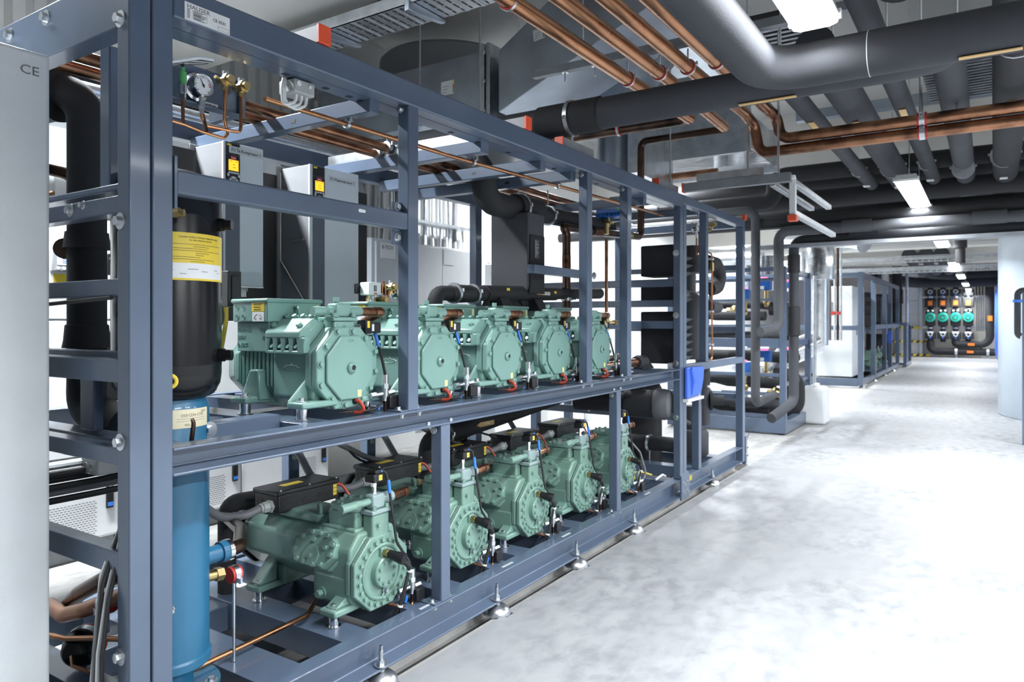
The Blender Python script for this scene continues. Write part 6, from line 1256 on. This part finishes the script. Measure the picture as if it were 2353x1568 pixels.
s=build(B(-4.005,-4.003,4.19,4.36,1.80,1.925),'sign','label_white',t); text('B-TECH',.045,(-4.0025,4.20,1.875),(0,1,0),(0,0,1),'lettering','ink_grey',s,sx=.85)
t=thing('duct_box','wrinkled silver duct box right of the wider inverter','air duct',(-4.3,3.9,.9)); build(B(-4.5,-4.08,3.74,4.02,1.20,1.98),'duct_shell','foil',t,bevel=.01); build(B(-4.52,-4.06,3.73,4.04,1.98,2.06),'upper_flange','zinc',t,bevel=.004)
build(MB().prism([(-4.6,2.08),(-4.05,2.08),(-4.25,2.65),(-4.6,2.65)],'y',3.35,4.15),'panel','label_grey',label='pale slanted duct hood above the silver duct box',cat='air duct',bevel=.004)
rnd=random.Random(11); CN={'white_paint':'white conduit','zinc':'galvanised conduit','cable_grey':'grey cable','white_plastic':'white cable','label_grey':'pale grey conduit','rubber':'black cable','green_cable':'green cable','yellow_cable':'yellow cable'}
for k in range(22):
    y=4.15+k*.105+rnd.uniform(-.02,.02); m_=['white_paint','zinc','cable_grey','white_plastic','label_grey','rubber','zinc','green_cable' if k==12 else 'white_paint','yellow_cable' if k==9 else 'zinc'][k%9]
    pipe([(-4.88+rnd.uniform(0,.1),y,3.2),(-4.88+rnd.uniform(0,.08),y,2.25),(-4.80,y+rnd.uniform(-.08,.05),1.9)],rnd.choice((.012,.018,.026)),m_,'%s on the back wall above the white cabinets, %s from the left'%(CN[m_],['first','second','third','fourth','fifth','sixth','seventh','eighth','ninth','tenth','eleventh','twelfth','thirteenth','fourteenth','fifteenth','sixteenth','seventeenth','eighteenth','nineteenth','twentieth','last but one','last'][k]),'conduit','wall_conduit',n=8,group='conduits on the back wall')
for z in (2.28,2.85): build(B(-4.86,-4.70,4.05,6.5,z,z+.03),'clip_rail','zinc',label='galvanised clip rail across the wall conduits, %s'%('lower' if z<2.5 else 'upper'),cat='rail')
# ribbed white wall cladding behind the frame
for k in range(60):
    y=.2+k*.12
    build(B(-5.0,-4.975,y,y+.07,2.0,3.6),'cladding_rib','white_paint',bpy.data.objects['wall_left'])
for j,(y,l) in enumerate(((1.2,'first'),(2.6,'second'))): build(B(-4.6,-4.1,y,y+1.2,2.45,2.50),'cable_tray','zinc',label='%s perforated tray above the back wall cabinets'%l,cat='cable tray',bevel=.004)
for k in range(5): pipe([(-4.5+k*.05,.2,2.62+.02*(k%2)),(-4.4+k*.05,3.2,2.60)],.018,['blue_tape','rubber','yellow_cable','cable_grey','white_plastic'][k],'%s cable lying on the rear cable tray'%['blue','black','yellow','grey','white'][k],'cable','tray_cable',n=8)
pipe([(-3.55,.4,2.42),(-3.5,7.5,2.42)],.075,'foam','dark foam pipe running behind the frame roof','insulated pipe',n=18)
pipe([(-3.25,.4,2.30),(-3.2,5.5,2.30)],.03,'zinc','silver conduit running behind the frame roof','conduit',n=12)
for k in range(3): build(MB().box(-4.6,-4.3,6.2+k*1.1,7.1+k*1.1,0,1.9),'wall_cabinet','white_paint',bevel=.006,label='plain white cabinet at the back wall beyond the rack, %s'%['first','second','third'][k],cat='cabinet')
